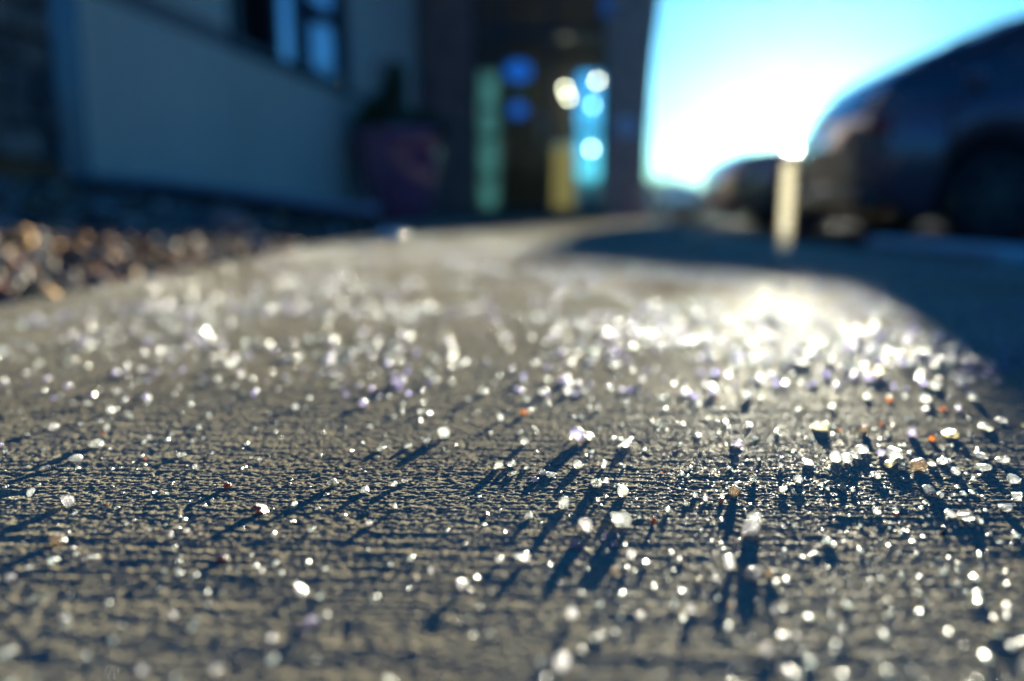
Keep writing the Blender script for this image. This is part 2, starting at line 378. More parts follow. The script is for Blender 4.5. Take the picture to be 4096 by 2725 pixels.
# ------------------------------------------------------------------ gravel bed
EDGE_A, EDGE_B = Vector((-1.86, 3.45, 0)), Vector((-0.66, 4.02, 0))
def bed_z(x, f):
    t = np.clip((-0.62 - x)/1.30, 0, 1.2)
    return -0.025 + 0.245*t
def bed_limit(x):      # the bed ends at the black edging
    return EDGE_A.y + (x-EDGE_A.x)/(EDGE_B.x-EDGE_A.x)*(EDGE_B.y-EDGE_A.y)
def bed():
    xs = np.linspace(-2.9, WALK_L, 50); V = []
    ts = np.linspace(0, 1, 60)
    for t in ts:
        for x in xs:
            f1 = bed_limit(max(x, EDGE_A.x)); f = -2 + (f1+2)*t
            V.append((x, f, float(bed_z(x, f)) + 0.012*mnoise.noise(Vector((x*3, f*3, 0)))))
    n = len(xs); i = np.arange(len(V)).reshape(len(ts), n)
    F = np.stack([i[:-1,:-1], i[:-1,1:], i[1:,1:], i[1:,:-1]], -1).reshape(-1, 4)
    return tag(link('gravel_bed_ground', np_mesh('gravel_bed_ground', V, F, 4), M['bed']), kind='structure')
bed()

def hull_proto(n, seed, squash=(1,1,1), flat=0.0):
    r = random.Random(seed); bm = bmesh.new()
    for _ in range(n):
        v = Vector((r.gauss(0,1), r.gauss(0,1), r.gauss(0,1))).normalized()*r.uniform(0.82, 1.0)
        bm.verts.new((v.x*squash[0], v.y*squash[1], v.z*squash[2]))
    res = bmesh.ops.convex_hull(bm, input=bm.verts[:])
    bmesh.ops.delete(bm, geom=[g for g in res['geom_interior'] if isinstance(g, bmesh.types.BMVert)], context='VERTS')
    bmesh.ops.triangulate(bm, faces=bm.faces[:])
    bm.verts.ensure_lookup_table(); bm.verts.index_update()
    V = np.array([v.co[:] for v in bm.verts], np.float32); F = np.array([[v.index for v in f.verts] for f in bm.faces], np.int32)
    bm.free(); return V, F

def scatter_mesh(name, protos, pos, size, zoff=0.6, tones=None, flat=(0.5, 0.9)):
    n = len(pos); ids = RNG.integers(0, len(protos), n)
    AV, AF, TC = [], [], []; base = 0
    for k, (V, F) in enumerate(protos):
        sel = np.where(ids == k)[0]
        if not len(sel): continue
        m = len(sel)
        a = RNG.uniform(0, 2*PI, m); tl = RNG.uniform(-0.6, 0.6, m)
        sx = size[sel]*RNG.uniform(0.75, 1.25, m); sy = size[sel]*RNG.uniform(0.65, 1.1, m); sz = size[sel]*RNG.uniform(flat[0], flat[1], m)
        P = V[None]*np.stack([sx, sy, sz], -1)[:, None, :]
        y = P[..., 1]*np.cos(tl)[:, None] - P[..., 2]*np.sin(tl)[:, None]; z = P[..., 1]*np.sin(tl)[:, None] + P[..., 2]*np.cos(tl)[:, None]
        x = P[..., 0]
        xr = x*np.cos(a)[:, None] - y*np.sin(a)[:, None]; yr = x*np.sin(a)[:, None] + y*np.cos(a)[:, None]
        z = z - z.min(1, keepdims=True)*zoff/0.6*0.92
        Q = np.stack([xr, yr, z], -1) + pos[sel][:, None, :]
        AV.append(Q.reshape(-1, 3)); AF.append((F[None] + (np.arange(m)*len(V))[:, None, None] + base).reshape(-1, 3)); base += m*len(V)
        if tones is not None: TC.append(np.repeat(tones[sel], len(V), 0))
    me = np_mesh(name, np.concatenate(AV), np.concatenate(AF), 3)
    if tones is not None:
        at = me.color_attributes.new('tone', 'FLOAT_COLOR', 'POINT'); c = np.concatenate(TC)
        at.data.foreach_set('color', np.concatenate([c, np.ones((len(c), 1))], 1).astype(np.float32).ravel())
    return me

peb = [hull_proto(26, 100+i) for i in range(6)]
pal = np.array([(0.55,0.33,0.14),(0.30,0.24,0.19),(0.40,0.27,0.16),(0.60,0.56,0.46),(0.15,0.14,0.14),(0.42,0.20,0.08),(0.22,0.17,0.15),(0.24,0.11,0.08),(0.10,0.13,0.14),(0.36,0.33,0.30)])
N_ = 9000
px = RNG.uniform(-2.2, WALK_L-0.005, N_); pf = RNG.uniform(0.2, 4.0, N_)
ok = np.array([f < bed_limit(max(x, EDGE_A.x))-0.03 for x, f in zip(px, pf)]) & (px > wall_x(pf)-0.3)
px, pf = px[ok], pf[ok]
psz = RNG.lognormal(math.log(0.0115), 0.4, len(px))
pos = np.stack([px, pf, bed_z(px, pf)-0.004], -1)
tones = pal[RNG.integers(0, len(pal), len(px))]*RNG.uniform(0.3, 1.1, (len(px), 1))
gm = scatter_mesh('river_gravel', peb, pos, psz, tones=tones)
gm.materials.append(M['pebble'])
for p_ in gm.polygons: pass
gm.polygons.foreach_set('use_smooth', [True]*len(gm.polygons))
tag(link('river_gravel', gm), 'mixed tan, pink and grey river gravel filling the bed beside the sidewalk', 'gravel', kind='stuff')

# black edging holding the gravel
edg = empty('bed_edging', (EDGE_A.x, EDGE_A.y, 0))
tag(edg, 'black plastic edging with bluish top holding the gravel bed at the wall', 'edging')
def edge_strip(name, m, half, zlo, zhi):
    bm = bmesh.new(); n = 16; rings = []
    d = (EDGE_B-EDGE_A); nrm = Vector((-d.y, d.x, 0)).normalized()
    for k in range(n+1):
        t = k/n; p = d*t; zt = float(bed_z(EDGE_A.x + p.x, 0)) + 0.01*math.sin(t*5) 
        hh = 0.5+0.9*t
        rings.append([bm.verts.new(p + nrm*s + Vector((0,0,z))) for s, z in ((-half, zt+zlo*hh), (half, zt+zlo*hh), (half, zt+zhi*hh), (-half, zt+zhi*hh))])
    for A, B in zip(rings, rings[1:]):
        for k in range(4): bm.faces.new((A[k], A[(k+1)%4], B[(k+1)%4], B[k]))
    bm.faces.new(rings[0][::-1]); bm.faces.new(rings[-1])
    bmesh.ops.recalc_face_normals(bm, faces=bm.faces)
    return finish(bm, name, m, edg)
edge_strip('board', M['black'], 0.018, -0.12, 0.085)
edge_strip('top_rail', M['edge_top'], 0.034, 0.086, 0.118)

# three polished studs added to throw sun glints at the sidewalk edge
for k, (x, y, z) in enumerate([(-0.500,3.12,0.0),(-0.462,3.10,0.0),(-0.425,3.05,0.0)]):
    bm = bmesh.new()
    lathe(bm, [(0.020,-0.03),(0.020,0.012)], 16); a = finish(bm, 'steel_stud', M['steel'])
    a.location = (x, y, z+0.0)
    bm = bmesh.new(); bmesh.ops.create_uvsphere(bm, u_segments=48, v_segments=32, radius=0.027, matrix=Matrix.Translation((0,0,0.014)))
    finish(bm, 'domed_cap', M['chrome'], a, smooth=True)
    tag(a, ['leftmost of three polished studs glinting at the sidewalk edge', 'middle one of three polished studs glinting at the sidewalk edge', 'rightmost of three polished studs glinting at the sidewalk edge'][k], 'stud', 'polished studs at the sidewalk edge')

# ------------------------------------------------------------------ beige wall with window, stone veneer
WALL_ANG = math.atan(0.141)            # the wall runs from near left to far right
wl = empty('beige_wall', (wall_x(0), 0, 0), -WALL_ANG)      # local +Y runs along the wall, local +X faces the sidewalk
tag(wl, 'beige stucco panel wall with a dark framed window beside the gravel bed', 'wall')
CW = math.cos(WALL_ANG)
def fl(f): return f/CW                  # distance along the wall for a depth f
def wbox(name, m, par, f0, f1, z0, z1, x0, x1, bev=0.0): return boxo(name, m, par, x0, x1, fl(f0), fl(f1), z0, z1, bev)
wbox('core', M['mortar'], wl, 1.0, 10.4, -0.14, 3.6, -0.45, -0.26)
for a_, b_ in ((3.5, 5.12), (7.18, 9.6)): wbox('core', M['mortar'], wl, a_, b_, -0.14, 3.6, -0.259, -0.055)
# lower and upper stucco panels, a belt band at sill height, narrow joints between
joint = 0.006
lower = [3.70, 5.15, 6.75, 8.35, 9.5]
for a, b in zip(lower, lower[1:]):
    wbox('stucco_panel', M['stucco'], wl, a+joint, b-joint, 0.03, 1.075, -0.05, 0.0, 0.006)
wbox('belt_band', M['stucco_band'], wl, 3.70, 5.10, 1.082, 1.165, -0.05, 0.004, 0.004)
wbox('belt_band', M['stucco_band'], wl, 7.2, 9.5, 1.082, 1.13, -0.05, 0.004, 0.004)
for a, b, z0 in ((3.70, 5.10, 1.172), (7.20, 8.35, 1.137), (8.35, 9.5, 1.137)):
    wbox('stucco_panel', M['stucco'], wl, a+joint, b-joint, z0, 3.6, -0.05, 0.0, 0.006)
wbox('stucco_panel', M['stucco'], wl, 5.12, 7.18, 2.45, 3.6, -0.05, 0.0, 0.006)
wbox('base_flashing', M['black'], wl, 3.70, 9.5, -0.14, 0.028, -0.05, 0.006)
wbox('corner_trim', M['trim'], wl, 3.50, 3.69, -0.1, 3.6, -0.05, 0.018, 0.004)
# window
wn = wbox('window', M['frame'], wl, 5.12, 7.18, 1.085, 1.15, -0.05, 0.022, 0.004)
wbox('frame', M['frame'], wn, 5.12, 7.18, 2.38, 2.44, -0.05, 0.018, 0.004)
for a, b in ((5.12, 5.20), (5.72, 5.80), (6.26, 6.36), (7.08, 7.18)):
    wbox('frame', M['frame'], wn, a, b, 1.152, 2.378, -0.05, 0.018, 0.004)
wbox('muntin', M['frame'], wn, 6.362, 7.078, 1.62, 1.67, -0.045, 0.01, 0.003)
wbox('muntin', M['frame'], wn, 5.802, 6.258, 1.86, 1.90, -0.045, 0.01, 0.003)
wbox('insect_screen', M['screen'], wn, 5.202, 5.718, 1.154, 2.376, -0.04, -0.030)  # matte black panel filling the left part of the window
def sash(f0, f1, z0, z1, deg=9):       # glass turned a few degrees in its frame so it mirrors open sky
    bm = bmesh.new(); L_ = fl(f1)-fl(f0); box(bm, -0.003, 0.003, 0, L_, z0, z1)
    a = math.radians(deg); bmesh.ops.rotate(bm, verts=bm.verts, cent=(0,0,0), matrix=Matrix.Rotation(-a, 3, 'Z'))
    bmesh.ops.translate(bm, verts=bm.verts, vec=(-0.055-L_*math.sin(a), fl(f0), 0))
    return finish(bm, 'pane', M['pane'], wn)
for q in ((5.802, 6.258, 1.154, 1.858), (5.802, 6.258, 1.902, 2.376), (6.362, 7.078, 1.154, 1.618, 13), (6.362, 7.078, 1.672, 2.376, 13)): sash(*q)

st = empty('stone_wall', (wall_x(0), 0, 0), -WALL_ANG)
tag(st, 'rough dark ledge stone wall at the far left of the beige wall', 'wall')
wbox('backing', M['mortar'], st, 0.8, 3.49, -0.1, 3.6, -0.054, -0.005)
r = random.Random(5); z = 0.10; row = 0
while z < 2.6:
    h = r.uniform(0.085, 0.14); f = 1.6 + r.uniform(-0.2, 0.1)
    while f < 3.47:
        L_ = r.uniform(0.16, 0.36); f1 = min(f+L_, 3.485)
        if f1-f > 0.05:
            m = M['stone%d' % r.choice([0,0,1,1,2,3,3,4])]
            if row == 1 and f1 > 3.2: m = M['stone_rust']
            bm = bmesh.new(); pr = r.uniform(0.01, 0.05)
            box(bm, -0.004, pr, fl(f+0.006), fl(f1-0.006), z+0.006, z+h-0.006, 0.010)
            for v in bm.verts:
                v.co += Vector((r.uniform(-0.004,0.004), r.uniform(-0.005,0.005), r.uniform(-0.004,0.004)))
            finish(bm, 'stone', m, st)
        f = f1
    z += h; row += 1

# ------------------------------------------------------------------ brick entrance building
FB = 9.6
bld = empty('brick_entrance', (0.3, FB, 0))
tag(bld, 'dark brown brick entrance front with glass door at the end of the sidewalk', 'building')
def bbox(name, m, par, x0, x1, y0, y1, z0, z1, bev=0.0):
    return boxo(name, m, par, x0-0.3, x1-0.3, y0, y1, z0, z1, bev)
wallp = bbox('wall', M['brick_red'], bld, -1.06, -0.46, 0, 0.5, 0, 3.9)
def pier():
    out = [(1.575,0),(1.575,0.9),(1.59,1.3),(1.62,1.9),(1.67,2.4),(1.75,2.9),(1.86,3.4),(2.0,3.9)]
    bm = bmesh.new(); P = [(1.08,0)]+out+[(1.08,3.9)]
    a = [bm.verts.new((x-0.3, 0, z)) for x, z in P]; b = [bm.verts.new((x-0.3, 0.5, z)) for x, z in P]
    bm.faces.new(a); bm.faces.new(b[::-1])
    for k in range(len(P)):
        j = (k+1) % len(P); bm.faces.new((a[k], b[k], b[j], a[j]))
    bmesh.ops.recalc_face_normals(bm, faces=bm.faces); bmesh.ops.triangulate(bm, faces=bm.faces)
    return finish(bm, 'pier', M['brick'], bld)
pier()
bbox('header', M['brick'], bld, -0.455, 1.075, 0.02, 0.5, 2.75, 3.9)
bbox('flank_wall', M['brick'], bld, 1.37, 1.555, 0.505, 2.6, 0, 3.9)
BK0, BK1 = 2.4, 2.5
bbox('back_wall', M['interior'], bld, -2.79, -0.48, BK0, BK1, 0, 2.75)
bbox('back_wall', M['interior'], bld, -0.19, 0.59, BK0, BK1, 0, 2.75)
bbox('back_lintel', M['interior'], bld, -0.478, -0.192, BK0, BK1, 2.05, 2.75)
bbox('back_lintel', M['interior'], bld, 0.592, 1.368, BK0, BK1, 2.05, 2.75)
bbox('side_wall', M['interior'], bld, -3.0, -2.8, 0.505, BK1, 0, 2.75)
bbox('front_fill', M['brick'], bld, -3.4, -1.065, 0.3, 0.5, 0, 3.9)
bbox('ceiling', M['interior'], bld, -3.0, 1.368, 0.505, BK1, 2.76, 2.9)
bbox('roof', M['plastic'], bld, -3.3, 2.06, -0.06, 2.7, 3.93, 4.05)
bbox('floor', M['interior'], bld, -2.79, 1.365, 0.505, BK0, 0.004, 0.012)
M['teal_glass'] = mat('frosted_teal_glass', (0.012,0.04,0.042), 0.5, trans=0.85, vrough=(0.35,0.55), scale=3)
M['clear_glass'] = mat('clear_glass', (0.62,0.68,0.72), 0.02, trans=1.0, vrough=(0.0,0.02), scale=3, ior=1.15)
M['rear_glass'] = mat('blue_tinted_glass', (0.25,0.62,0.85), 0.12, trans=1.0, vrough=(0.08,0.2), scale=3, ior=1.1)
def cloth(name, c):
    m = bpy.data.materials.new(name); m.use_nodes = True; t = m.node_tree
    a = t.nodes.new('ShaderNodeBsdfTranslucent'); a.inputs['Color'].default_value = (*c, 1)
    d = t.nodes['Principled BSDF']; d.inputs['Base Color'].default_value = (*c, 1); d.inputs['Roughness'].default_value = 0.9
    w = t.nodes.new('ShaderNodeTexWave'); w.inputs['Scale'].default_value = 14
    co = t.nodes.new('ShaderNodeTexCoord'); t.links.new(co.outputs['Object'], w.inputs['Vector'])
    b = t.nodes.new('ShaderNodeBump'); b.inputs['Distance'].default_value = 0.004; t.links.new(w.outputs['Fac'], b.inputs['Height']); t.links.new(b.outputs[0], d.inputs['Normal'])
    x = t.nodes.new('ShaderNodeMixShader'); x.inputs[0].default_value = 0.6
    t.links.new(d.outputs[0], x.inputs[1]); t.links.new(a.outputs[0], x.inputs[2]); t.links.new(x.outputs[0], t.nodes['Material Output'].inputs['Surface'])
    return m
M['blind'] = cloth('yellow_linen_blind', (0.34,0.31,0.19))
bbox('rear_pane', M['teal_glass'], bld, -0.478, -0.192, BK0+0.04, BK0+0.05, 0.012, 2.045)
for zz in (0.55, 1.12, 1.5): bbox('rear_rail', M['door_frame'], bld, -0.478, -0.192, BK0+0.01, BK0+0.03, zz, zz+0.07)
bbox('rear_rail', M['door_frame'], bld, 0.942, 1.366, BK0+0.01, BK0+0.03, 1.18, 1.26)
bbox('rear_frame', M['door_frame'], bld, 0.91, 0.94, BK0+0.02, BK0+0.08, 0.012, 2.045)
bbox('blind', M['blind'], bld, 0.594, 0.908, BK0+0.03, BK0+0.034, 0.014, 1.02)
bbox('side_panel', mat('beige_interior_panel', (0.4,0.34,0.26), 0.7, var=(0.24,0.2,0.16), scale=3), bld, 0.594, 0.908, BK0+0.03, BK0+0.05, 1.03, 2.045)
bbox('rear_pane', M['rear_glass'], bld, 0.942, 1.366, BK0+0.04, BK0+0.05, 0.014, 2.045)

# door assembly, set back 14 cm
dr = bbox('door', M['door_frame'], bld, -0.455, -0.385, 0.14, 0.24, 0, 2.745)
for a, b in ((-0.17, -0.11), (0.42, 0.49), (1.055, 1.075)):
    bbox('frame', M['door_frame'], dr, a, b, 0.14, 0.24, 0, 2.745, 0.003)
for a, b in ((-0.383, -0.172), (-0.108, 0.418), (0.492, 1.053)):
    bbox('frame', M['door_frame'], dr, a, b, 0.145, 0.235, 2.08, 2.16, 0.003)
    bbox('pane', M['clear_glass'], dr, a, b, 0.188, 0.194, 2.165, 2.74)
    bbox('pane', M['clear_glass'], dr, a, b, 0.188, 0.194, 0.13, 2.075)
    bbox('kick_rail', M['door_frame'], dr, a, b, 0.15, 0.23, 0.013, 0.128, 0.003)
bm = bmesh.new(); tube(bm, [(0.34-0.3, 0.10, 0.85), (0.34-0.3, 0.10, 1.25)], 0.014, 10)
for zz in (0.88, 1.22): tube(bm, [(0.34-0.3, 0.10, zz), (0.34-0.3, 0.15, zz)], 0.009, 8)
finish(bm, 'handle', M['steel'], dr, smooth=True)
# plates on the door glass
for nm, m, cx_, cz, rx, rz, lab, cat in (
    ('oval_sign', M['blue_sign'], 0.075, 1.70, 0.155, 0.115, 'large bright blue oval sign on the entrance door glass', 'sign'),
    ('round_sign', M['blue_sign'], 0.07, 1.265, 0.10, 0.085, 'small dim blue round sign below the oval one on the door', 'sign'),
    ('small_sign', M['yellow_sign'], 0.11, 1.47, 0.12, 0.05, 'olive yellow strip sign between the two blue signs on the door', 'sign')):
    bm = bmesh.new()
    if nm == 'small_sign': box(bm, -rx, rx, -0.004, 0.004, -rz, rz, 0.002)
    else:
        disc_y(bm, 0, 0, 0, 1, 0.008, 40)
        for v in bm.verts: v.co.x *= rx; v.co.z *= rz
    o = finish(bm, nm, m, None, loc=(cx_, FB+0.182, cz)); tag(o, lab, cat)
# round push plate on the right pier
pp = empty('push_button', (1.315, FB-0.02, 1.05)); tag(pp, 'round pale metal door push button on the right brick pier', 'button')
bm = bmesh.new(); disc_y(bm, 0, 0.0, 0, 0.115, 0.03, 36); finish(bm, 'plate', mat('pale_plate', (0.55,0.7,0.8), 0.4, var=(0.5,0.65,0.75), scale=20), pp)
bm = bmesh.new(); disc_y(bm, 0, -0.02, 0, 0.085, 0.012, 36); finish(bm, 'pad', mat('pale_blue_pad', (0.45,0.62,0.75), 0.4, var=(0.4,0.56,0.7), scale=20), pp)
# tall narrow glass panel high in the pier beside the door
tp_ = empty('wall_panel', (1.06, FB-0.03, 2.25)); tag(tp_, 'narrow blue glass wall lantern high beside the entrance', 'lantern')
bm = bmesh.new(); box(bm, -0.06, 0.06, -0.05, 0.02, 0, 1.2, 0.008); finish(bm, 'glass', mat('blue_lantern_glass', (0.08,0.3,0.6), 0.12, coat=1.0, var=(0.07,0.25,0.5), scale=5), tp_)
bm = bmesh.new(); box(bm, -0.07, 0.07, -0.06, 0.025, 1.202, 1.24, 0.006); finish(bm, 'cap', M['door_frame'], tp_)
# lamps that are lit inside, seen through the glass
def lamp_em(name, c, s): return mat(name, c, 0.5, emit=c, estr=s, var=c, scale=2)
LW = lamp_em('warm_bulb', (1.0,0.95,0.62), 7); LB = lamp_em('cool_bulb', (0.35,0.8,1.0), 6); LC = lamp_em('pale_bulb', (0.7,1.0,0.95), 8)
for k, (x, y, z, m, lab) in enumerate([
    (0.725, 11.45, 1.74, LW, 'small warm lamp lit behind the right glass, highest of the left pair'),
    (0.775, 11.50, 1.63, LW, 'small warm lamp lit behind the right glass, lower of the left pair'),
    (1.165, 11.45, 1.84, LW, 'small warm lamp lit at the top right behind the entrance glass'),
    (1.105, 11.40, 1.51, LB, 'small blue lamp lit below the top right warm lamp behind glass'),
    (1.100, 11.40, 0.93, LC, 'small pale green lamp lit low behind the right entrance glass')]):
    e = empty('pendant_lamp', (x, y, z)); tag(e, lab, 'lamp', 'small lamps behind the entrance glass')
    bm = bmesh.new(); bmesh.ops.create_uvsphere(bm, u_segments=16, v_segments=10, radius=0.026); finish(bm, 'bulb', m, e, smooth=True)
    bm = bmesh.new(); tube(bm, [(0,0,0.027), (0,0,2.75-z)], 0.003, 6); finish(bm, 'cord', M['black'], e)
    bm = bmesh.new(); lathe(bm, [(0.012,0.026),(0.014,0.06),(0.006,0.07)], 12); finish(bm, 'socket', M['door_frame'], e)

# ------------------------------------------------------------------ planter with evergreen
pl = empty('planter', (-0.985, 7.15, 0)); tag(pl, 'tall maroon glazed planter standing before the beige wall near the entrance', 'planter')
bm = bmesh.new()
prof = [(0.20,0.0),(0.235,0.02),(0.30,0.22),(0.345,0.42),(0.365,0.60),(0.37,0.70),(0.385,0.715),(0.40,0.74),(0.395,0.775),(0.37,0.785),(0.345,0.77),(0.335,0.72)]
lathe(bm, prof, 48); finish(bm, 'pot', M['pot'], pl, smooth=True)
bm = bmesh.new(); lathe(bm, [(0.333,0.70),(0.333,0.735)], 32); finish(bm, 'soil', M['soil'], pl)

def leaves_mesh(name, centers, n, size, seed, spread):
    """small pointed leaves filling ellipsoid clumps"""
    g = np.random.default_rng(seed); V = []; F = []
    per = n//len(centers)
    for (cx_, cy_, cz, rx, ry, rz) in centers:
        d = g.normal(size=(per, 3)); d /= np.linalg.norm(d, axis=1, keepdims=True); rr = g.uniform(0.25, 1.0, (per,1))**0.5
        P = np.array([cx_, cy_, cz]) + d*rr*np.array([rx, ry, rz])
        up = d*0.7 + np.array([0,0,0.6]) + g.normal(size=(per,3))*spread; up /= np.linalg.norm(up, axis=1, keepdims=True)
        side = np.cross(up, g.normal(size=(per,3))); side /= np.linalg.norm(side, axis=1, keepdims=True)
        L_ = size*g.uniform(0.7, 1.4, (per,1))
        q = np.stack([P, P+up*L_*0.5+side*L_*0.22, P+up*L_, P+up*L_*0.5-side*L_*0.22], 1)
        base = len(V)*0 + sum(len(v) for v in V); V.append(q.reshape(-1,3)); F.append(np.arange(per*4).reshape(-1,4)+base)
    return np_mesh(name, np.concatenate(V), np.concatenate(F), 4)
sh = empty('evergreen_shrub', (-0.985, 7.15, 0.73)); tag(sh, 'dark evergreen shrub with a narrow peak growing in the maroon planter', 'shrub')
cl = [(-0.02,0,0.12,0.30,0.28,0.13),(-0.24,0,0.11,0.15,0.15,0.11),(0.18,0,0.10,0.13,0.14,0.08),(-0.08,0,0.26,0.16,0.16,0.13),(-0.03,0,0.38,0.10,0.1,0.13),(-0.005,0.0,0.50,0.065,0.065,0.12),(-0.22,0.03,0.20,0.09,0.09,0.09)]
link('crown', leaves_mesh('crown', cl, 5200, 0.035, 3, 0.4), M['leaf'], sh)
bm = bmesh.new()
for a in range(5):
    t_ = a*1.3; tube(bm, [(0.03*math.cos(t_),0.03*math.sin(t_),-0.01),(0.05*math.cos(t_),0.05*math.sin(t_),0.2),(0.02*math.cos(t_)-0.01,0.03*math.sin(t_),0.45)], 0.009, 6, 0.003)
finish(bm, 'trunk', M['wood'], sh)
s2 = empty('trailing_plant', (-0.70, 7.05, 0.75)); tag(s2, 'pale green trailing plant spilling over the right rim of the planter', 'plant')
link('leaves', leaves_mesh('leaves', [(0.0,0,0.06,0.13,0.1,0.09),(0.10,-0.02,0.0,0.07,0.07,0.08)], 500, 0.04, 5, 0.7), M['leaf2'], s2)
s3 = empty('red_twigs', (-1.10, 7.2, 0.74)); tag(s3, 'sparse reddish twigs rising behind the evergreen in the planter', 'plant')
bm = bmesh.new(); rr = random.Random(4)
for k in range(16):
    a, b = rr.uniform(-0.12, 0.30), rr.uniform(0.25, 0.62)
    tube(bm, [(rr.uniform(-0.03,0.1),0,-0.02),(a*0.6,rr.uniform(-0.05,0.05),b*0.6),(a,rr.uniform(-0.08,0.08),b)], 0.004, 5, 0.002)
finish(bm, 'stem', M['redleaf'], s3)
link('leaves', leaves_mesh('leaves', [(-0.02,0,0.50,0.07,0.07,0.14),(0.36,0,0.33,0.08,0.08,0.16)], 260, 0.03, 8, 0.9), M['redleaf'], s3)
# ------------------------------------------------------------------ vehicles
def interp(tab, x):
    xs = [t[0] for t in tab]
    if x <= xs[0]: return tab[0][1]
    for (a, u), (b, v) in zip(tab, tab[1:]):
        if x <= b:
            t = (x-a)/(b-a); t = t*t*(3-2*t)*0.5 + t*0.5
            return u + (v-u)*t
    return tab[-1][1]

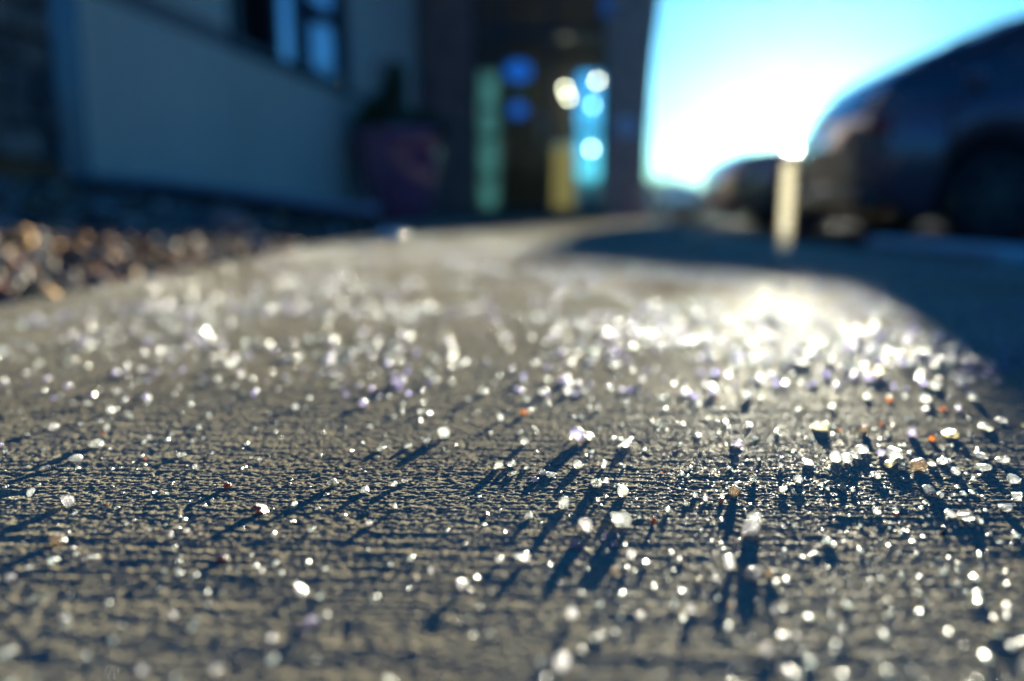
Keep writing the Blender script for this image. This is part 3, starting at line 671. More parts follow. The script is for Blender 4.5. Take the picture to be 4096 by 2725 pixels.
def make_car(name, paint, L_=4.7, wid=1.86, belt=None, roof=None, z_clear=0.22, wheel_r=0.36, wb=(0.92, 3.72), loc=(0,0,0), rz=0.0, label='', group=None, rear_first=False):
    """nose at local x=0, body runs to +x, ground at z=0, centred on y"""
    root = empty(name, loc, rz); tag(root, label, 'car', group)
    hw = wid/2; half = interp
    plan = [(0, hw-0.30), (0.12, hw-0.14), (0.45, hw-0.03), (1.2, hw), (L_-0.9, hw), (L_-0.25, hw-0.08), (L_, hw-0.22)]
    def bottom(x):
        e = min(x, L_-x); return z_clear + 0.16*max(0, 1-e/0.5)**2
    # body shell up to the belt line, with real wheel openings
    xs = sorted(set([round(v, 4) for v in np.linspace(0, L_, 60)]))
    bm = bmesh.new(); rings = []
    for x in xs:
        w = interp(plan, x); zb = bottom(x); zt = interp(belt, x)
        for c in wb:
            d = abs(x-c)
            if d < wheel_r+0.06: zb = max(zb, wheel_r + math.sqrt((wheel_r+0.06)**2 - d*d))
        zb = min(zb, zt-0.03)
        pts = [(-w*0.90, zb), (-w, zb+(zt-zb)*0.30), (-w*0.99, zb+(zt-zb)*0.62), (-w*0.95, zt-0.05*min(1,(zt-zb))), (-w*0.86, zt), (-w*0.4, zt+0.025), (0, zt+0.035)]
        pts = pts + [(-a, b) for a, b in pts[-2::-1]]
        rings.append([bm.verts.new((x, a, b)) for a, b in pts])
    for A, B in zip(rings, rings[1:]):
        for k in range(len(A)-1): bm.faces.new((A[k], B[k], B[k+1], A[k+1]))
    bm.faces.new(rings[0]); bm.faces.new(rings[-1][::-1])
    bmesh.ops.recalc_face_normals(bm, faces=bm.faces)
    finish(bm, 'body', paint, root, smooth=True)
    # dark underbody
    boxo('underbody', M['plastic'], root, 0.30, L_-0.3, -hw*0.70, hw*0.70, z_clear-0.08, 0.62, 0.02)
    # cabin of glass under a painted roof
    cx0, cx1 = roof[0][0], roof[-1][0]
    bm = bmesh.new(); bmr = bmesh.new(); rg = []; rr_ = []
    for x in np.linspace(cx0, cx1, 26):
        w = interp(plan, x); zb = interp(belt, x)-0.01; zt = interp(roof, x); t = max(0.0, min(1, (zt-zb)/0.5))
        wt = w*(0.86-0.14*t)
        rg.append([bm.verts.new(p) for p in ((x,-w*0.86,zb),(x,-(w*0.86+wt)/2-0.01,(zb+zt)/2),(x,-wt,max(zb,zt-0.05)),(x,-wt*0.8,zt-0.012),(x,wt*0.8,zt-0.012),(x,wt,max(zb,zt-0.05)),(x,(w*0.86+wt)/2+0.01,(zb+zt)/2),(x,w*0.86,zb))])
        rr_.append((x, wt, zt, zb))
    for A, B in zip(rg, rg[1:]):
        for k in range(7): bm.faces.new((A[k], B[k], B[k+1], A[k+1]))
    bmesh.ops.recalc_face_normals(bm, faces=bm.faces)
    finish(bm, 'cabin_glass', M['glass_car'], root, smooth=True)
    top = max(z for _, _, z, _ in rr_); rf = [q for q in rr_ if q[2] > top-0.13]
    rings = []
    for x, wt, zt, zb in rf:
        rings.append([bmr.verts.new(p) for p in ((x,-wt-0.012,zt-0.07),(x,-wt*0.93,zt-0.01),(x,-wt*0.5,zt+0.012),(x,wt*0.5,zt+0.012),(x,wt*0.93,zt-0.01),(x,wt+0.012,zt-0.07))])
    for A, B in zip(rings, rings[1:]):
        for k in range(5): bmr.faces.new((A[k], B[k], B[k+1], A[k+1]))
    finish(bmr, 'roof', paint, root, smooth=True)
    def cab(x): 
        w = interp(plan, x); zb = interp(belt, x); zt = interp(roof, x); t = max(0.0, min(1, (zt-zb)/0.5)); return w*0.87, w*(0.86-0.14*t)+0.006, zb, zt
    for s in (-1, 1):
        # pillars follow the cabin edge
        for x0, x1 in ((cx0+0.02, rf[0][0]), (cx0+(cx1-cx0)*0.40, cx0+(cx1-cx0)*0.42), (cx0+(cx1-cx0)*0.70, cx0+(cx1-cx0)*0.71), (cx1-0.02, rf[-1][0])):
            b0 = cab(x0); b1 = cab(x1); bm = bmesh.new()
            tube(bm, [(x0, s*b0[0], b0[2]), ((x0+x1)/2, s*((b0[0]+b1[1])/2+0.012), (b0[2]+b1[3])/2), (x1, s*b1[1], b1[3]-0.05)], 0.035, 6)
            finish(bm, 'pillar', paint, root)
        # mirror, door seams, handles, sill
        xm = cx0+0.55; bm = bmesh.new()
        bmesh.ops.create_icosphere(bm, subdivisions=2, radius=1, matrix=Matrix.Translation((xm, s*(hw+0.09), interp(belt, xm)+0.06)) @ Matrix.Diagonal((0.07,0.12,0.08,1)))
        mi = finish(bm, 'mirror', paint, root, smooth=True)
        for xd in (cx0+0.45, cx0+(cx1-cx0)*0.41, cx0+(cx1-cx0)*0.70):
            zt = interp(belt, xd)
            boxo('door_seam', M['black'], root, xd-0.004, xd+0.004, s*(hw*0.985)-0.012, s*(hw*0.985)+0.012, z_clear+0.12, zt-0.08)
        for xd in (cx0+(cx1-cx0)*0.34, cx0+(cx1-cx0)*0.64):
            boxo('door_handle', M['steel'], root, xd-0.09, xd+0.09, s*hw-0.012, s*hw+0.022, interp(belt, xd)-0.16, interp(belt, xd)-0.13, 0.006)
        boxo('sill_trim', M['plastic'], root, wb[0]+0.5, wb[1]-0.5, s*hw*0.93-0.05, s*hw*0.93+0.05, z_clear-0.01, z_clear+0.09, 0.015)
        # lamps
        zh = interp(belt, 0.1)-0.13
        bm = bmesh.new(); bmesh.ops.create_icosphere(bm, subdivisions=2, radius=1, matrix=Matrix.Translation((0.10, s*(hw-0.30), zh)) @ Matrix.Diagonal((0.11,0.17,0.075,1)))
        finish(bm, 'tail_light' if rear_first else 'headlight', M['lens_red'] if rear_first else M['lens'], root, smooth=True)
        bm = bmesh.new(); bmesh.ops.create_icosphere(bm, subdivisions=2, radius=1, matrix=Matrix.Translation((L_-0.06, s*(hw-0.24), interp(belt, L_)-0.16)) @ Matrix.Diagonal((0.10,0.12,0.14,1)))
        finish(bm, 'headlight' if rear_first else 'tail_light', M['lens'] if rear_first else M['lens_red'], root, smooth=True)
        for c in wb:
            bm = bmesh.new()
            R_ = wheel_r; wd = 0.11
            prof = [(R_*0.62, -wd),(R_*0.9,-wd),(R_*0.99,-wd*0.7),(R_,0),(R_*0.99,wd*0.7),(R_*0.9,wd),(R_*0.62,wd)]
            lathe(bm, [(a, b) for a, b in prof], 36)
            bmesh.ops.rotate(bm, verts=bm.verts, cent=(0,0,0), matrix=Matrix.Rotation(PI/2, 3, 'X'))
            wh = finish(bm, 'wheel', M['tyre'], root, smooth=False, loc=(c, s*(hw-0.13), R_))
            bm = bmesh.new()
            for k in range(6):
                a = k*PI/3
                m_ = Matrix.Rotation(a, 4, 'Y') @ Matrix.Translation((R_*0.34, s*0.112, 0)) @ Matrix.Diagonal((R_*0.52, 0.02, R_*0.15, 1))
                bmesh.ops.create_cube(bm, size=1, matrix=m_)
            disc_y(bm, 0, s*0.112, 0, R_*0.14, 0.03, 16)
            finish(bm, 'rim', M['rim'], wh)
    boxo('grille', M['plastic'], root, -0.02, 0.05, -hw*0.55, hw*0.55, z_clear+0.22, interp(belt, 0)-0.12, 0.015)
    boxo('bumper', M['plastic'], root, -0.07, 0.12, -hw*0.78, hw*0.78, z_clear+0.02, z_clear+0.20, 0.03)
    return root

suv_belt = [(0,0.90),(0.05,1.02),(0.3,1.10),(1.2,1.12),(3.3,1.08),(3.6,1.02),(4.3,0.90),(4.6,0.72)]
suv_roof = [(0.06,1.06),(0.14,1.22),(0.30,1.37),(0.70,1.55),(1.2,1.73),(1.8,1.80),(2.9,1.79),(3.2,1.70),(3.7,1.35),(4.0,1.0)]
make_car('parked_suv', M['paint_suv'], 4.6, 1.9, suv_belt, suv_roof, 0.24, 0.37, (0.90, 3.65), loc=(2.70, 7.0, -0.15), rear_first=True,
         label='dark plum sport utility car parked nearest, filling the upper right corner')
sed_belt = [(0,0.66),(0.08,0.80),(0.3,0.92),(0.9,0.98),(1.4,0.99),(3.9,0.97),(4.6,0.95)]
sed_roof = [(1.35,0.98),(1.7,1.14),(2.1,1.34),(2.5,1.43),(3.1,1.44),(3.8,1.30),(4.3,1.0)]
make_car('parked_sedan', M['paint_dark'], 4.7, 1.8, sed_belt, sed_roof, 0.2, 0.33, (0.9, 3.65), loc=(2.50, 10.2, -0.15),
         label='dark green grey sedan parked beyond the plum car, only its hood showing')
make_car('parked_sedan', M['paint_blue'], 4.7, 1.8, sed_belt, sed_roof, 0.2, 0.33, (0.9, 3.65), loc=(7.6, 36, -0.15), rz=math.radians(80),
         label='small far pale blue sedan at the end of the parking lot')
rb = boxo('kerb_block', M['paint_red'], None, 1.72, 2.15, 9.0, 9.2, -0.148, 0.02, 0.02); tag(rb, 'low red painted block on the asphalt by the brick entrance corner', 'block')

# concrete wheel stop in front of the nearest car
ws = boxo('wheel_stop', M['kerb'], None, 2.16, 2.34, 3.6, 5.0, -0.148, -0.05, 0.03)
ws.data.materials[0] = M['paint']; tag(ws, 'pale concrete wheel stop on the asphalt before the plum car', 'wheel stop')

# slim translucent tube added to draw the sun's glare post
def glare_streak_mat():
    m = bpy.data.materials.new('frosted_plastic'); m.use_nodes = True; t = m.node_tree; N = t.nodes
    tp = N.new('ShaderNodeBsdfTransparent'); tl = N.new('ShaderNodeBsdfTranslucent'); tl.inputs['Color'].default_value = (1.0,0.93,0.72,1)
    x = N.new('ShaderNodeMixShader'); x.inputs[0].default_value = 0.16
    no = N.new('ShaderNodeTexNoise'); no.inputs['Scale'].default_value = 9; mr = N.new('ShaderNodeMapRange')
    mr.inputs['To Min'].default_value = 0.06; mr.inputs['To Max'].default_value = 0.11
    t.links.new(no.outputs['Fac'], mr.inputs['Value']); t.links.new(mr.outputs[0], x.inputs[0])
    t.links.new(tp.outputs[0], x.inputs[1]); t.links.new(tl.outputs[0], x.inputs[2]); t.links.new(x.outputs[0], N['Material Output'].inputs['Surface'])
    return m
mk = empty('marker_post', (0.595, 1.77, 0.0)); tag(mk, 'slim pale translucent marker post glowing below the sun before the cars', 'post')
bm = bmesh.new(); lathe(bm, [(0.0155,0.004),(0.0155,0.208),(0.012,0.22)], 24); finish(bm, 'tube', glare_streak_mat(), mk, smooth=True)
bm = bmesh.new(); lathe(bm, [(0.026,0.0),(0.026,0.003)], 24); finish(bm, 'base', M['black'], mk, smooth=True)

# ------------------------------------------------------------------ far side of the lot
def tree(x, y, h, seed, lab):
    r = random.Random(seed); e = empty('bare_tree', (x, y, -0.15)); tag(e, lab, 'tree', 'bare trees beyond the parking lot')
    bm = bmesh.new(); tube(bm, [(0,0,0),(0.05,0,h*0.3),(0,0.05,h*0.55)], 0.16, 8, 0.09); finish(bm, 'trunk', M['wood'], e)
    bm = bmesh.new()
    def br(p, d, l, rad, n):
        q = p + d*l; tube(bm, [p, (p+q)/2 + Vector((r.uniform(-.1,.1),r.uniform(-.1,.1),0))*l, q], rad, 4, rad*0.55)
        if n: 
            for _ in range(3): br(q, (d + Vector((r.gauss(0,.45),r.gauss(0,.45),r.uniform(0,.3)))).normalized(), l*0.68, rad*0.55, n-1)
    for k in range(5): br(Vector((0,0.03,h*(0.3+0.05*k))), Vector((math.cos(k*1.3),math.sin(k*1.3),0.9)).normalized(), h*0.22, 0.06, 3)
    finish(bm, 'crown', M['wood'], e)
tree(9.2, 52, 4.2, 1, 'short bare tree just right of the brick entrance, far away')
tree(11.6, 55, 3.4, 2, 'low bare tree beside the far pale blue sedan')
fb = empty('far_building', (7.5, 78, -0.15)); tag(fb, 'low grey flat roofed building far beyond the parking lot', 'building')
boxo('wall', M['stucco_band'], fb, -14, 8, 0, 9, 0, 2.6); boxo('roof', M['plastic'], fb, -14.4, 8.4, -0.4, 9.4, 2.605, 2.9)
for k in range(7):
    w_ = boxo('window', M['frame'], fb, -12.5+k*2.8, -11+k*2.8, -0.06, -0.002, 0.9, 2.1); boxo('pane', M['pane'], w_, -12.4+k*2.8, -11.1+k*2.8, -0.08, -0.062, 1.0, 2.0)
lp = empty('street_lamp', (11.5, 68, -0.15)); tag(lp, 'tall slim street lamp faint against the bright sky', 'street lamp')
bm = bmesh.new(); tube(bm, [(0,0,0),(0,0,9)], 0.10, 10, 0.06); finish(bm, 'pole', M['steel'], lp)
bm = bmesh.new(); tube(bm, [(0,0,8.95),(-0.9,0,9.2),(-1.5,0,9.2)], 0.04, 8); finish(bm, 'arm', M['steel'], lp)
boxo('lamp_head', M['plastic'], lp, -2.1, -1.4, -0.15, 0.15, 9.12, 9.26, 0.03)
# rolling ground behind it all closes the horizon
bm = bmesh.new(); A = []; n = 60
for k in range(n+1):
    x = -700+1400*k/n; h = 5+4*mnoise.noise(Vector((x*0.01, 3, 0))); A.append((bm.verts.new((x, 260, -0.16)), bm.verts.new((x, 320, h*0.7)), bm.verts.new((x, 420, h*0.6)), bm.verts.new((x, 560, -0.16))))
for a, b in zip(A, A[1:]):
    for k in range(3): bm.faces.new((a[k], b[k], b[k+1], a[k+1]))
tag(finish(bm, 'hills', mat('far_hill', (0.10,0.12,0.07), 0.9, var=(0.06,0.08,0.045), scale=0.02), smooth=True), kind='structure')

# ------------------------------------------------------------------ rock salt and grit
def zwalk(x, y):
    return float(walk_height(np.array([x], np.float64), np.array([y], np.float64))[0])

def crystal_mesh(kind, seed):
    """faceted block with slightly worn edges, unit size"""
    r = random.Random(seed); bm = bmesh.new()
    lump = kind in 'tb k'.replace(' ', '')
    bmesh.ops.create_icosphere(bm, subdivisions=3, radius=1)
    if lump:
        off = Vector((r.uniform(0,50), r.uniform(0,50), r.uniform(0,50)))
        for v in bm.verts:
            d = v.co.normalized(); v.co = d*(0.78 + 0.30*mnoise.noise(d*1.6+off) + 0.16*mnoise.noise(d*4.5+off))
    else:
        pl = []
        nf = r.randint(7, 11)
        for k in range(nf):
            n = Vector((r.gauss(0,1), r.gauss(0,1), r.gauss(0,1))).normalized(); pl.append((n, r.uniform(0.50, 0.92)))
        off = Vector((r.uniform(0,50), 3, 1))
        for v in bm.verts:
            d = v.co.normalized(); rad = 1.12
            for n, s in pl:
                c = d.dot(n)
                if c > 0.05: rad = min(rad, s/c)
            v.co = d*(rad*(1 + 0.03*mnoise.noise(d*5+off)) )
    me = bpy.data.meshes.new('salt_crystal'); bm.to_mesh(me); bm.free()
    return me

KIND = {'c': ('salt_crystal', 'salt_clear', 'salt crystal'), 'm': ('salt_crystal', 'salt_milk', 'salt crystal'), 'l': ('salt_crystal', 'salt_lav', 'salt crystal'),
        'y': ('salt_crystal', 'salt_yel', 'salt crystal'), 'o': ('amber_grain', 'amber', 'grain'), 't': ('stone_nugget', 'tan', 'pebble'),
        'b': ('dirt_crumb', 'rust', 'crumb'), 'k': ('grit_speck', 'speck', 'grit')}
TINT = {'c': 'clear', 'm': 'milky white', 'l': 'pale lavender', 'y': 'yellowish', 'o': 'tiny amber', 't': 'tan stone', 'b': 'brown dirt', 'k': 'black'}
NOUN = {'c': 'salt crystal', 'm': 'salt crystal', 'l': 'salt crystal', 'y': 'salt crystal', 'o': 'grain', 't': 'pebble', 'b': 'crumb', 'k': 'speck'}
PROTO = {}
def zone(x, y):
    if y < 0.27: z = 'in the blurred near foreground'
    elif y < 0.42: z = 'in the sharp band'
    elif y < 0.75: z = 'just beyond the sharp band'
    else: z = 'on the blurred middle sidewalk'
    t = x/max(y, 0.1)
    s = 'toward the left' if t < -0.2 else 'toward the right' if t > 0.25 else 'near the centre'
    return z, s
def put(kind, x, y, w, h, seed, label=None, z=None):
    nm, mt, cat = KIND[kind]
    if label is not None or w > 0.0045: me = crystal_mesh(kind, seed); me.materials.append(M[mt])
    else:
        key = (kind, seed % 9)
        if key not in PROTO: PROTO[key] = crystal_mesh(kind, 900+seed % 9); PROTO[key].materials.append(M[mt])
        me = PROTO[key]
    r = random.Random(seed*31+5)
    o = bpy.data.objects.new(nm, me); COL.objects.link(o)
    o.scale = (w*0.55, w*0.5*r.uniform(0.75, 1.15), h*0.55)
    o.rotation_euler = (r.uniform(-0.35,0.35), r.uniform(-0.45,0.45), r.uniform(-0.7,0.7))
    o.location = (x, y, zwalk(x, y) + h*0.44)
    if label: tag(o, label, cat)
    else:
        sz = 'fine' if w < 0.0026 else 'small' if w < 0.0040 else 'medium' if w < 0.0058 else 'large'
        if kind == 'o': sz = ''
        best = min(MARKS, key=lambda q: (q[0]-x)**2 + ((q[1]-y)*0.6)**2)
        dx, dy = x-best[0], (y-best[1])*0.6; dd = math.hypot(dx, dy)
        rel = ('right of' if dx > 0 else 'left of') if abs(dx) > abs(dy) else ('behind' if dy > 0 else 'in front of')
        far = 'just' if dd < 0.014 else 'a little' if dd < 0.04 else 'well'
        tag(o, ('%s %s %s %s %s the %s' % (sz, TINT[kind], NOUN[kind], far, rel, best[2])).strip(), cat, '%s %ss scattered on the sidewalk' % (TINT[kind], NOUN[kind]))
    return o

HEROES = """0.0279;0.2892;5.6;5.9;m;large milky lavender salt crystal with a pointed top, left of the twin clear crystals
0.0416;0.2939;7.6;6.3;c;twin lobed clear salt crystal with bright facets above a long double shadow
0.0882;0.2849;8.2;7.7;m;biggest slanted milky salt slab casting the widest shadow toward the viewer
0.094;0.2979;5.2;3.8;c;glassy salt chip leaning against the back of the biggest slanted slab
0.0208;0.3127;5.7;4.6;c;blocky clear salt crystal between the pointed lavender crystal and the sharp band
0.0473;0.3259;4.5;5.3;c;upright oval glassy salt crystal standing just behind the twin lobed crystal
0.094;0.3261;5.2;5.3;t;knobbly tan stone nugget standing in sharp focus with a dark shadow
0.055;0.2963;2.5;2.7;b;small rusty brown crumb to the right of the twin lobed crystal
0.0862;0.3166;2.2;1.8;o;amber grain just left of the tan stone nugget
0.0792;0.2497;4.7;4.7;m;round cloudy salt lump in front of the biggest slanted slab
0.0849;0.2499;3.1;3.6;t;honey tan stone lump touching the round cloudy salt lump
0.0734;0.2565;3.6;4.6;m;squarish cloudy salt crystal left of the big slab's shadow
0.1161;0.3302;3.3;2.9;c;thin upright clear salt chip right of the tan stone nugget
0.0541;0.2265;3.1;2.5;m;blurred white triangular salt crystal in the near foreground
0.0411;0.2636;2.0;4.4;m;tall blurred salt crystal below the twin lobed crystal
0.034;0.2529;2.3;2.6;t;blurred straw coloured grain between two long shadows
0.0126;0.1963;4.3;4.3;m;large blurred bluish white salt lump low at the bottom edge
0.0692;0.2034;3.5;2.7;m;large blurred greenish white salt lump beside the widest shadow
0.0723;0.1925;5.1;2.7;m;largest out of focus salt lump at the bottom edge below the widest shadow
0.0249;0.2116;2.4;2.0;m;
0.0176;0.2226;2.5;3.6;m;
0.0367;0.2751;3.3;1.8;l;pale blue salt chip lying in the shadow of the twin lobed crystal
0.0233;0.274;5.2;2.8;l;violet salt chip lying in the shadow of the pointed lavender crystal
0.0343;0.2815;2.0;2.5;l;
0.0774;0.325;2.1;2.2;c;
0.0715;0.3155;2.5;2.4;c;
0.0801;0.3202;2.3;2.0;c;
0.0883;0.3231;2.3;2.2;c;
0.0367;0.3357;4.3;3.7;c;
0.0414;0.3418;2.7;2.5;c;
0.0356;0.3186;2.2;2.1;c;
0.1265;0.3429;4.2;3.3;c;round clear salt crystal farther right of the tan stone nugget
0.107;0.3421;3.6;2.9;c;
0.1424;0.3332;3.6;2.2;c;
0.0381;0.2228;1.8;1.7;m;
0.0538;0.2399;1.8;1.5;m;
0.0585;0.2615;2.4;1.4;t;
0.0609;0.2467;2.0;1.6;t;
0.0789;0.2265;1.7;1.5;m;
0.0806;0.2115;1.9;1.8;m;
0.0666;0.2477;2.0;1.6;m;
0.0067;0.3009;3.7;2.6;c;
0.1888;0.3598;7.6;6.2;t;large rough tan pebble joined to a row of clear chips on the right
0.1744;0.3873;5.9;4.3;c;rounded glassy salt crystal at the top right of the bright trio
0.1551;0.3729;4.7;6.1;c;brilliant clear salt crystal at the left end of the bright trio
0.1601;0.3716;5.6;4.1;c;broad flat salt crystal in the middle of the bright trio
0.1666;0.3774;5.4;3.1;c;
0.1815;0.3823;4.0;3.1;l;small violet salt crystal just right of the bright trio
0.1705;0.4302;9.6;3.7;y;yellowish glassy salt lump behind the bright trio
0.191;0.4245;5.3;4.1;t;blurred tan pebble with a short dark shadow behind the bright trio
0.1784;0.4264;1.7;1.8;o;tiny orange grain between the yellowish salt lump and the tan pebble
0.2077;0.4394;2.3;1.7;o;
0.2328;0.4138;7.0;4.1;y;olive yellow salt lump toward the shaded right edge
0.2023;0.3539;4.9;3.3;c;
0.2186;0.36;6.4;3.0;c;
0.1779;0.3275;6.0;3.1;c;
0.1789;0.3238;5.0;2.4;c;
0.2222;0.3426;6.4;4.3;c;sharp edged clear salt crystal near the right edge of the view
0.2608;0.4312;8.1;3.2;c;
0.279;0.4459;5.2;1.8;c;
0.1779;0.3002;7.4;3.1;c;long flat clear salt slab close to the right edge in soft focus
0.1728;0.3022;3.7;3.1;c;
0.1988;0.3093;4.7;2.6;c;
0.2105;0.3207;4.3;3.6;c;
0.145;0.3059;3.3;2.6;c;
0.1609;0.2856;2.1;1.5;k;black speck of grit casting a long shadow on the right
0.1526;0.3047;2.3;1.0;o;
0.1773;0.3634;4.7;4.0;y;
0.1809;0.3597;4.0;3.3;c;
0.1979;0.366;5.5;2.5;c;
0.205;0.3696;5.5;3.2;c;
0.2281;0.3782;5.4;3.1;c;
0.2345;0.3708;5.5;3.9;c;
0.1403;0.3683;5.2;2.8;c;
0.1254;0.3622;2.7;2.5;c;
0.1074;0.3431;3.6;2.9;c;
0.1747;0.3451;3.4;2.0;c;
0.164;0.3472;3.4;2.3;c;
0.2881;0.5377;8.2;3.8;c;
0.2532;0.585;5.2;4.1;c;
0.2468;0.5904;3.9;3.6;c;
0.1734;0.4744;2.6;3.2;c;
0.1947;0.4785;3.2;3.2;c;
0.2274;0.5045;6.0;2.5;c;
0.3003;0.7054;10.0;4.9;l;blurred violet salt clump in the far bright patch beside the shade
0.2563;0.5648;11.6;4.8;l;
-0.0917;0.4857;5.1;4.9;l;lavender salt crystal at the head of a long slanting shadow on the left
-0.0785;0.5434;8.2;6.0;l;large blurred lavender salt lump behind the long slanting shadow
0.0072;0.4625;5.3;3.5;o;orange tan pebble with a crisp dark shadow behind the sharp band
0.0354;0.4083;9.5;6.3;l;violet tinted flat salt cluster casting a broad shadow
0.0412;0.4106;3.7;2.8;c;
-0.0442;0.4026;3.1;3.9;c;
-0.0065;0.3607;4.2;3.3;c;
0.0001;0.3655;4.4;3.8;c;
0.0174;0.3507;4.5;2.4;c;
0.0005;0.3521;5.2;1.9;c;
0.0143;0.3532;4.1;2.6;c;
0.031;0.363;4.1;3.7;c;
0.01;0.3438;3.1;2.0;l;
0.0433;0.3625;2.7;3.9;c;
-0.0786;0.3372;3.6;4.0;c;
-0.0515;0.3367;2.9;2.5;c;
-0.0631;0.3302;4.7;2.3;c;
-0.0479;0.343;3.2;1.7;c;
-0.0472;0.3108;2.1;2.4;c;
-0.0545;0.2938;2.9;2.0;m;
-0.01;0.305;2.4;1.0;o;amber flake in front of the sharp band near the middle
0.0061;0.3011;3.2;1.8;c;
-0.0159;0.2423;2.9;2.9;m;
-0.0046;0.2622;2.5;2.2;m;
0.0042;0.2623;3.6;3.3;m;
-0.027;0.2527;1.5;2.2;m;
-0.0538;0.553;6.2;3.5;c;
-0.0412;0.5471;4.2;2.5;c;
-0.027;0.4971;4.2;2.6;c;
-0.0182;0.5209;6.0;3.2;c;
0.0093;0.4971;4.2;2.5;c;
-0.0067;0.4507;2.6;4.3;c;
0.0256;0.5589;3.5;3.2;c;
0.0075;0.5545;3.1;3.4;c;
-0.0548;0.4898;5.1;3.1;c;
-0.0541;0.4655;3.3;3.3;c;
-0.049;0.4618;3.3;2.3;c;
0.0375;0.5209;6.0;3.9;c;
0.047;0.5205;5.0;3.2;c;
-0.0663;0.3899;4.6;2.2;c;
0.0365;0.3363;4.1;4.1;c;
-0.2107;0.3963;7.3;4.1;c;elongated clear salt crystal near the left edge above a slanting shadow
-0.2106;0.3743;5.6;3.5;c;
-0.2531;0.4308;5.6;4.2;m;
-0.1807;0.3132;6.7;4.9;m;bright milky salt flake with a notch, in sharp focus at the far left
-0.2028;0.3253;3.2;3.6;c;
-0.1006;0.3076;6.5;3.0;b;curled brown leaf scrap lying left of the middle
-0.2169;0.3593;3.3;2.4;c;
-0.1608;0.3807;2.3;2.3;c;
-0.1479;0.3618;2.7;2.2;c;
-0.0787;0.338;3.2;4.0;c;
-0.2622;0.4846;4.3;2.6;c;
-0.2379;0.4656;5.5;4.2;c;
-0.227;0.4637;3.3;2.1;c;
-0.1766;0.4572;2.7;2.9;c;
-0.1723;0.4314;2.8;2.6;c;
-0.1315;0.4763;3.4;3.4;c;
-0.1289;0.5009;2.7;2.6;c;
-0.2075;0.5575;4.1;3.5;c;
-0.1992;0.571;3.5;3.0;c;
-0.2173;0.6077;7.1;3.7;c;
-0.3007;0.5343;6.2;3.3;l;
-0.3906;0.7236;7.2;5.8;l;
-0.326;0.7149;7.1;5.7;l;
-0.278;0.6443;5.4;4.5;l;
-0.1236;0.3353;4.1;2.7;b;
-0.1643;0.2763;6.2;4.4;t;large blurred tan and white pebble near the bottom left
-0.1256;0.2818;1.6;3.0;m;
-0.122;0.2869;2.2;1.5;m;
-0.0999;0.262;5.2;1.6;b;dark rusty soil crumb in the blurred left foreground
-0.0833;0.2529;1.9;1.7;m;bright oval white salt grain alone in the left foreground
-0.0672;0.2397;4.3;2.5;m;
-0.0593;0.2187;4.9;2.2;l;wide lavender salt lump low in the left foreground
-0.1002;0.2229;2.1;1.9;m;
-0.0673;0.2099;2.2;2.0;m;
-0.1321;0.2219;2.8;1.5;m;
-0.0964;0.194;2.2;2.3;m;
-0.0776;0.1946;2.1;2.3;m;
-0.1643;0.2477;2.9;1.4;m;
-0.1467;0.2623;2.9;1.5;m;
-0.1629;0.2558;2.2;1.4;m;"""
SHORT = [('large milky lavender', 'pointed lavender crystal'), ('twin lobed', 'twin lobed crystal'), ('biggest slanted', 'biggest slanted slab'), ('knobbly tan', 'sharp tan nugget'),
 ('rounded glassy salt', 'bright trio'), ('large rough tan', 'rough tan pebble'), ('sharp edged clear', 'sharp edged crystal'), ('long flat clear', 'long flat slab'),
 ('yellowish glassy', 'yellowish lump'), ('lavender salt crystal at', 'slant shadowed lavender crystal'), ('orange tan pebble', 'orange tan pebble'), ('violet tinted flat', 'violet flat cluster'),
 ('elongated clear', 'elongated crystal at the left'), ('bright milky', 'notched milky flake'), ('curled brown', 'curled brown scrap'), ('large blurred tan', 'tan and white pebble'),
 ('dark rusty', 'rusty crumb at the left'), ('bright oval', 'bright oval grain'), ('wide lavender', 'wide lavender lump'), ('largest out of focus', 'biggest bottom lump'),
 ('large blurred lavender', 'blurred lavender lump'), ('blurred violet salt clump', 'violet clump near the shade'), ('olive yellow', 'olive yellow lump'), ('amber flake', 'amber flake'), ('blurred white triangular', 'blurred triangular crystal')]
MARKS = []
for line in HEROES.strip().splitlines():
    q = line.split(';')
    for a, b in SHORT:
        if q[5].startswith(a): MARKS.append((float(q[0]), float(q[1]), b)); break
occupied = []
cnt = 0
for k, line in enumerate(HEROES.strip().splitlines()):
    x, y, w, h, kd, lab = line.split(';')
    put(kd, float(x), float(y), float(w)/1000, float(h)/1000, 1000+k, lab or None); cnt += 1
    occupied.append((float(x), float(y)))

# density of the spread: thicker on the right and in the middle distance, thin near left
def dens(x, y):
    t = x/np.maximum(y, 0.05)
    d = 0.45 + 0.30*smoothstep(-0.5, 0.3, t) + 0.55*smoothstep(0.15, 0.4, t)*smoothstep(0.36, 0.55, y)*smoothstep(1.2, 0.8, y)
    d = d*(0.35 + 0.65*smoothstep(0.30, 0.75, y))
    cl = vnoise(x/0.11, y/0.16, 77) + 0.6*vnoise(x/0.04, y/0.05, 78)
    return d*np.clip(0.55 + 1.5*cl, 0.08, 1.6)
def sample(n, y0, y1, x0, x1, power):
    out = []
    while len(out) < n:
        m = 4000
        u = RNG.uniform(0, 1, m); y = (y0**(1-power) + u*(y1**(1-power)-y0**(1-power)))**(1/(1-power)) if power != 1 else y0*(y1/y0)**u
        x = RNG.uniform(x0, x1, m)
        k = RNG.uniform(0, 1.9, m) < dens(x, y)
        out.extend(zip(x[k], y[k]))
    return np.array(out[:n])

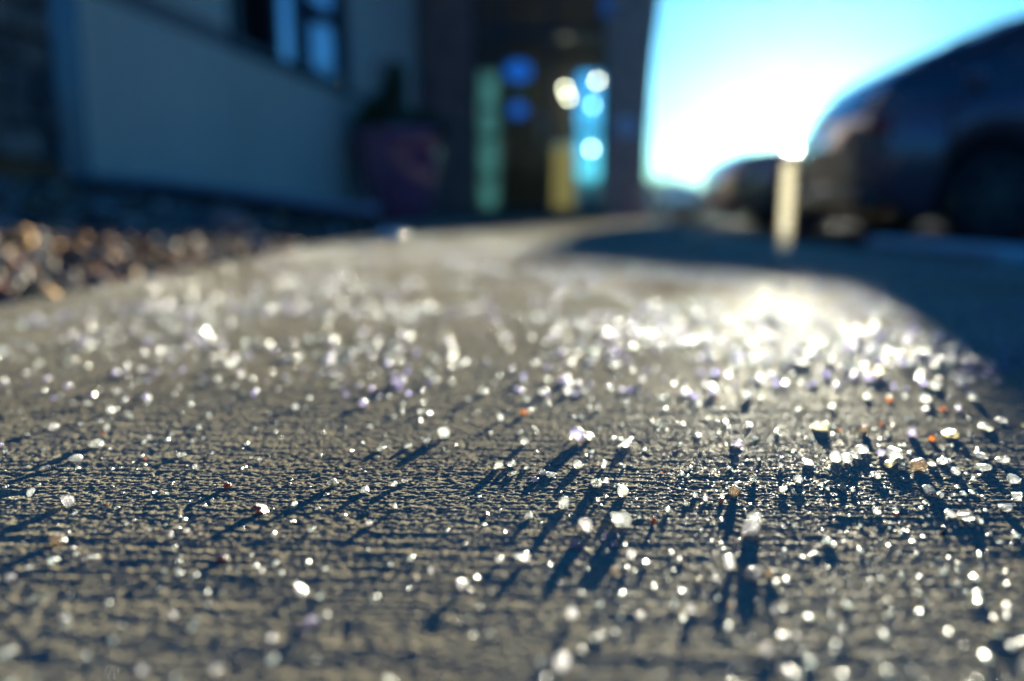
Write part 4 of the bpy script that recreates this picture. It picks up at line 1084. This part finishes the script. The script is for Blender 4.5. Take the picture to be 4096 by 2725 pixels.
pts = sample(133, 0.36, 1.0, -0.55, 0.70, 1.6); k = 0
for x, y in pts:
    if abs(x) > 0.68*y + 0.02: x = x*0.6
    kd = RNG.choice(list('ccccccmmmllyto'), 1)[0]
    w = float(np.clip(RNG.lognormal(math.log(0.0042), 0.3), 0.0028, 0.0085))
    if kd == 'o': w *= 0.6
    put(str(kd), float(x), float(y), w, w*RNG.uniform(0.6, 0.95), 3000+k); k += 1

pr = [hull_proto(n_, 300+i) for i, n_ in enumerate((8, 9, 10, 11, 12, 9, 10, 8))]
def salt_stuff(name, n, y0, y1, x0, x1, power, med, sig, lo, hi, m, label, cat):
    P = sample(n, y0, y1, x0, x1, power)
    sz = np.clip(RNG.lognormal(math.log(med), sig, n), lo, hi)/2
    z = walk_height(P[:, 0], P[:, 1])
    me = scatter_mesh(name, pr, np.stack([P[:, 0], P[:, 1], z-0.0002], -1), sz)
    me.materials.append(M[m])
    tag(link(name, me), label, cat, kind='stuff')
salt_stuff('salt_scatter', 7000, 0.17, 1.0, -0.63, 0.9, 1.3, 0.0020, 0.38, 0.0008, 0.0044, 'salt_spread', 'fine clear salt grains strewn between the larger crystals', 'salt')
salt_stuff('salt_spread', 11500, 0.60, 3.8, -0.63, 1.0, 0.8, 0.0038, 0.40, 0.0015, 0.0095, 'salt_spread', 'blurred clear salt crystals spread over the sidewalk toward the entrance', 'salt')
salt_stuff('cloudy_salt_spread', 4200, 0.5, 2.6, -0.63, 1.0, 1.0, 0.0040, 0.38, 0.0015, 0.0085, 'salt_spread_lav', 'blurred lavender tinted salt crystals spread over the sidewalk', 'salt')
salt_stuff('tan_grit', 260, 0.2, 1.6, -0.63, 0.9, 1.2, 0.0013, 0.4, 0.0007, 0.004, 'tan', 'fine tan sand grains on the concrete', 'sand')
salt_stuff('amber_grit', 200, 0.2, 1.0, -0.5, 0.7, 1.3, 0.0011, 0.35, 0.0006, 0.0025, 'amber', 'fine amber sand grains on the concrete', 'sand')

# thin scattering volume added for the bloom around the sun
bm = bmesh.new(); box(bm, -1000, 1000, -1000, 1600, -1.2, 10.5)
hz = finish(bm, 'haze', None); hm = bpy.data.materials.new('haze'); hm.use_nodes = True; t = hm.node_tree
t.nodes.remove(t.nodes['Principled BSDF']); pv = t.nodes.new('ShaderNodeVolumePrincipled')
pv.inputs['Density'].default_value = 0.00005; pv.inputs['Anisotropy'].default_value = 0.86; pv.inputs['Color'].default_value = (0.55,0.88,1,1)
t.links.new(pv.outputs[0], t.nodes['Material Output'].inputs['Volume']); hz.data.materials.clear(); hz.data.materials.append(hm); tag(hz, kind='stuff')
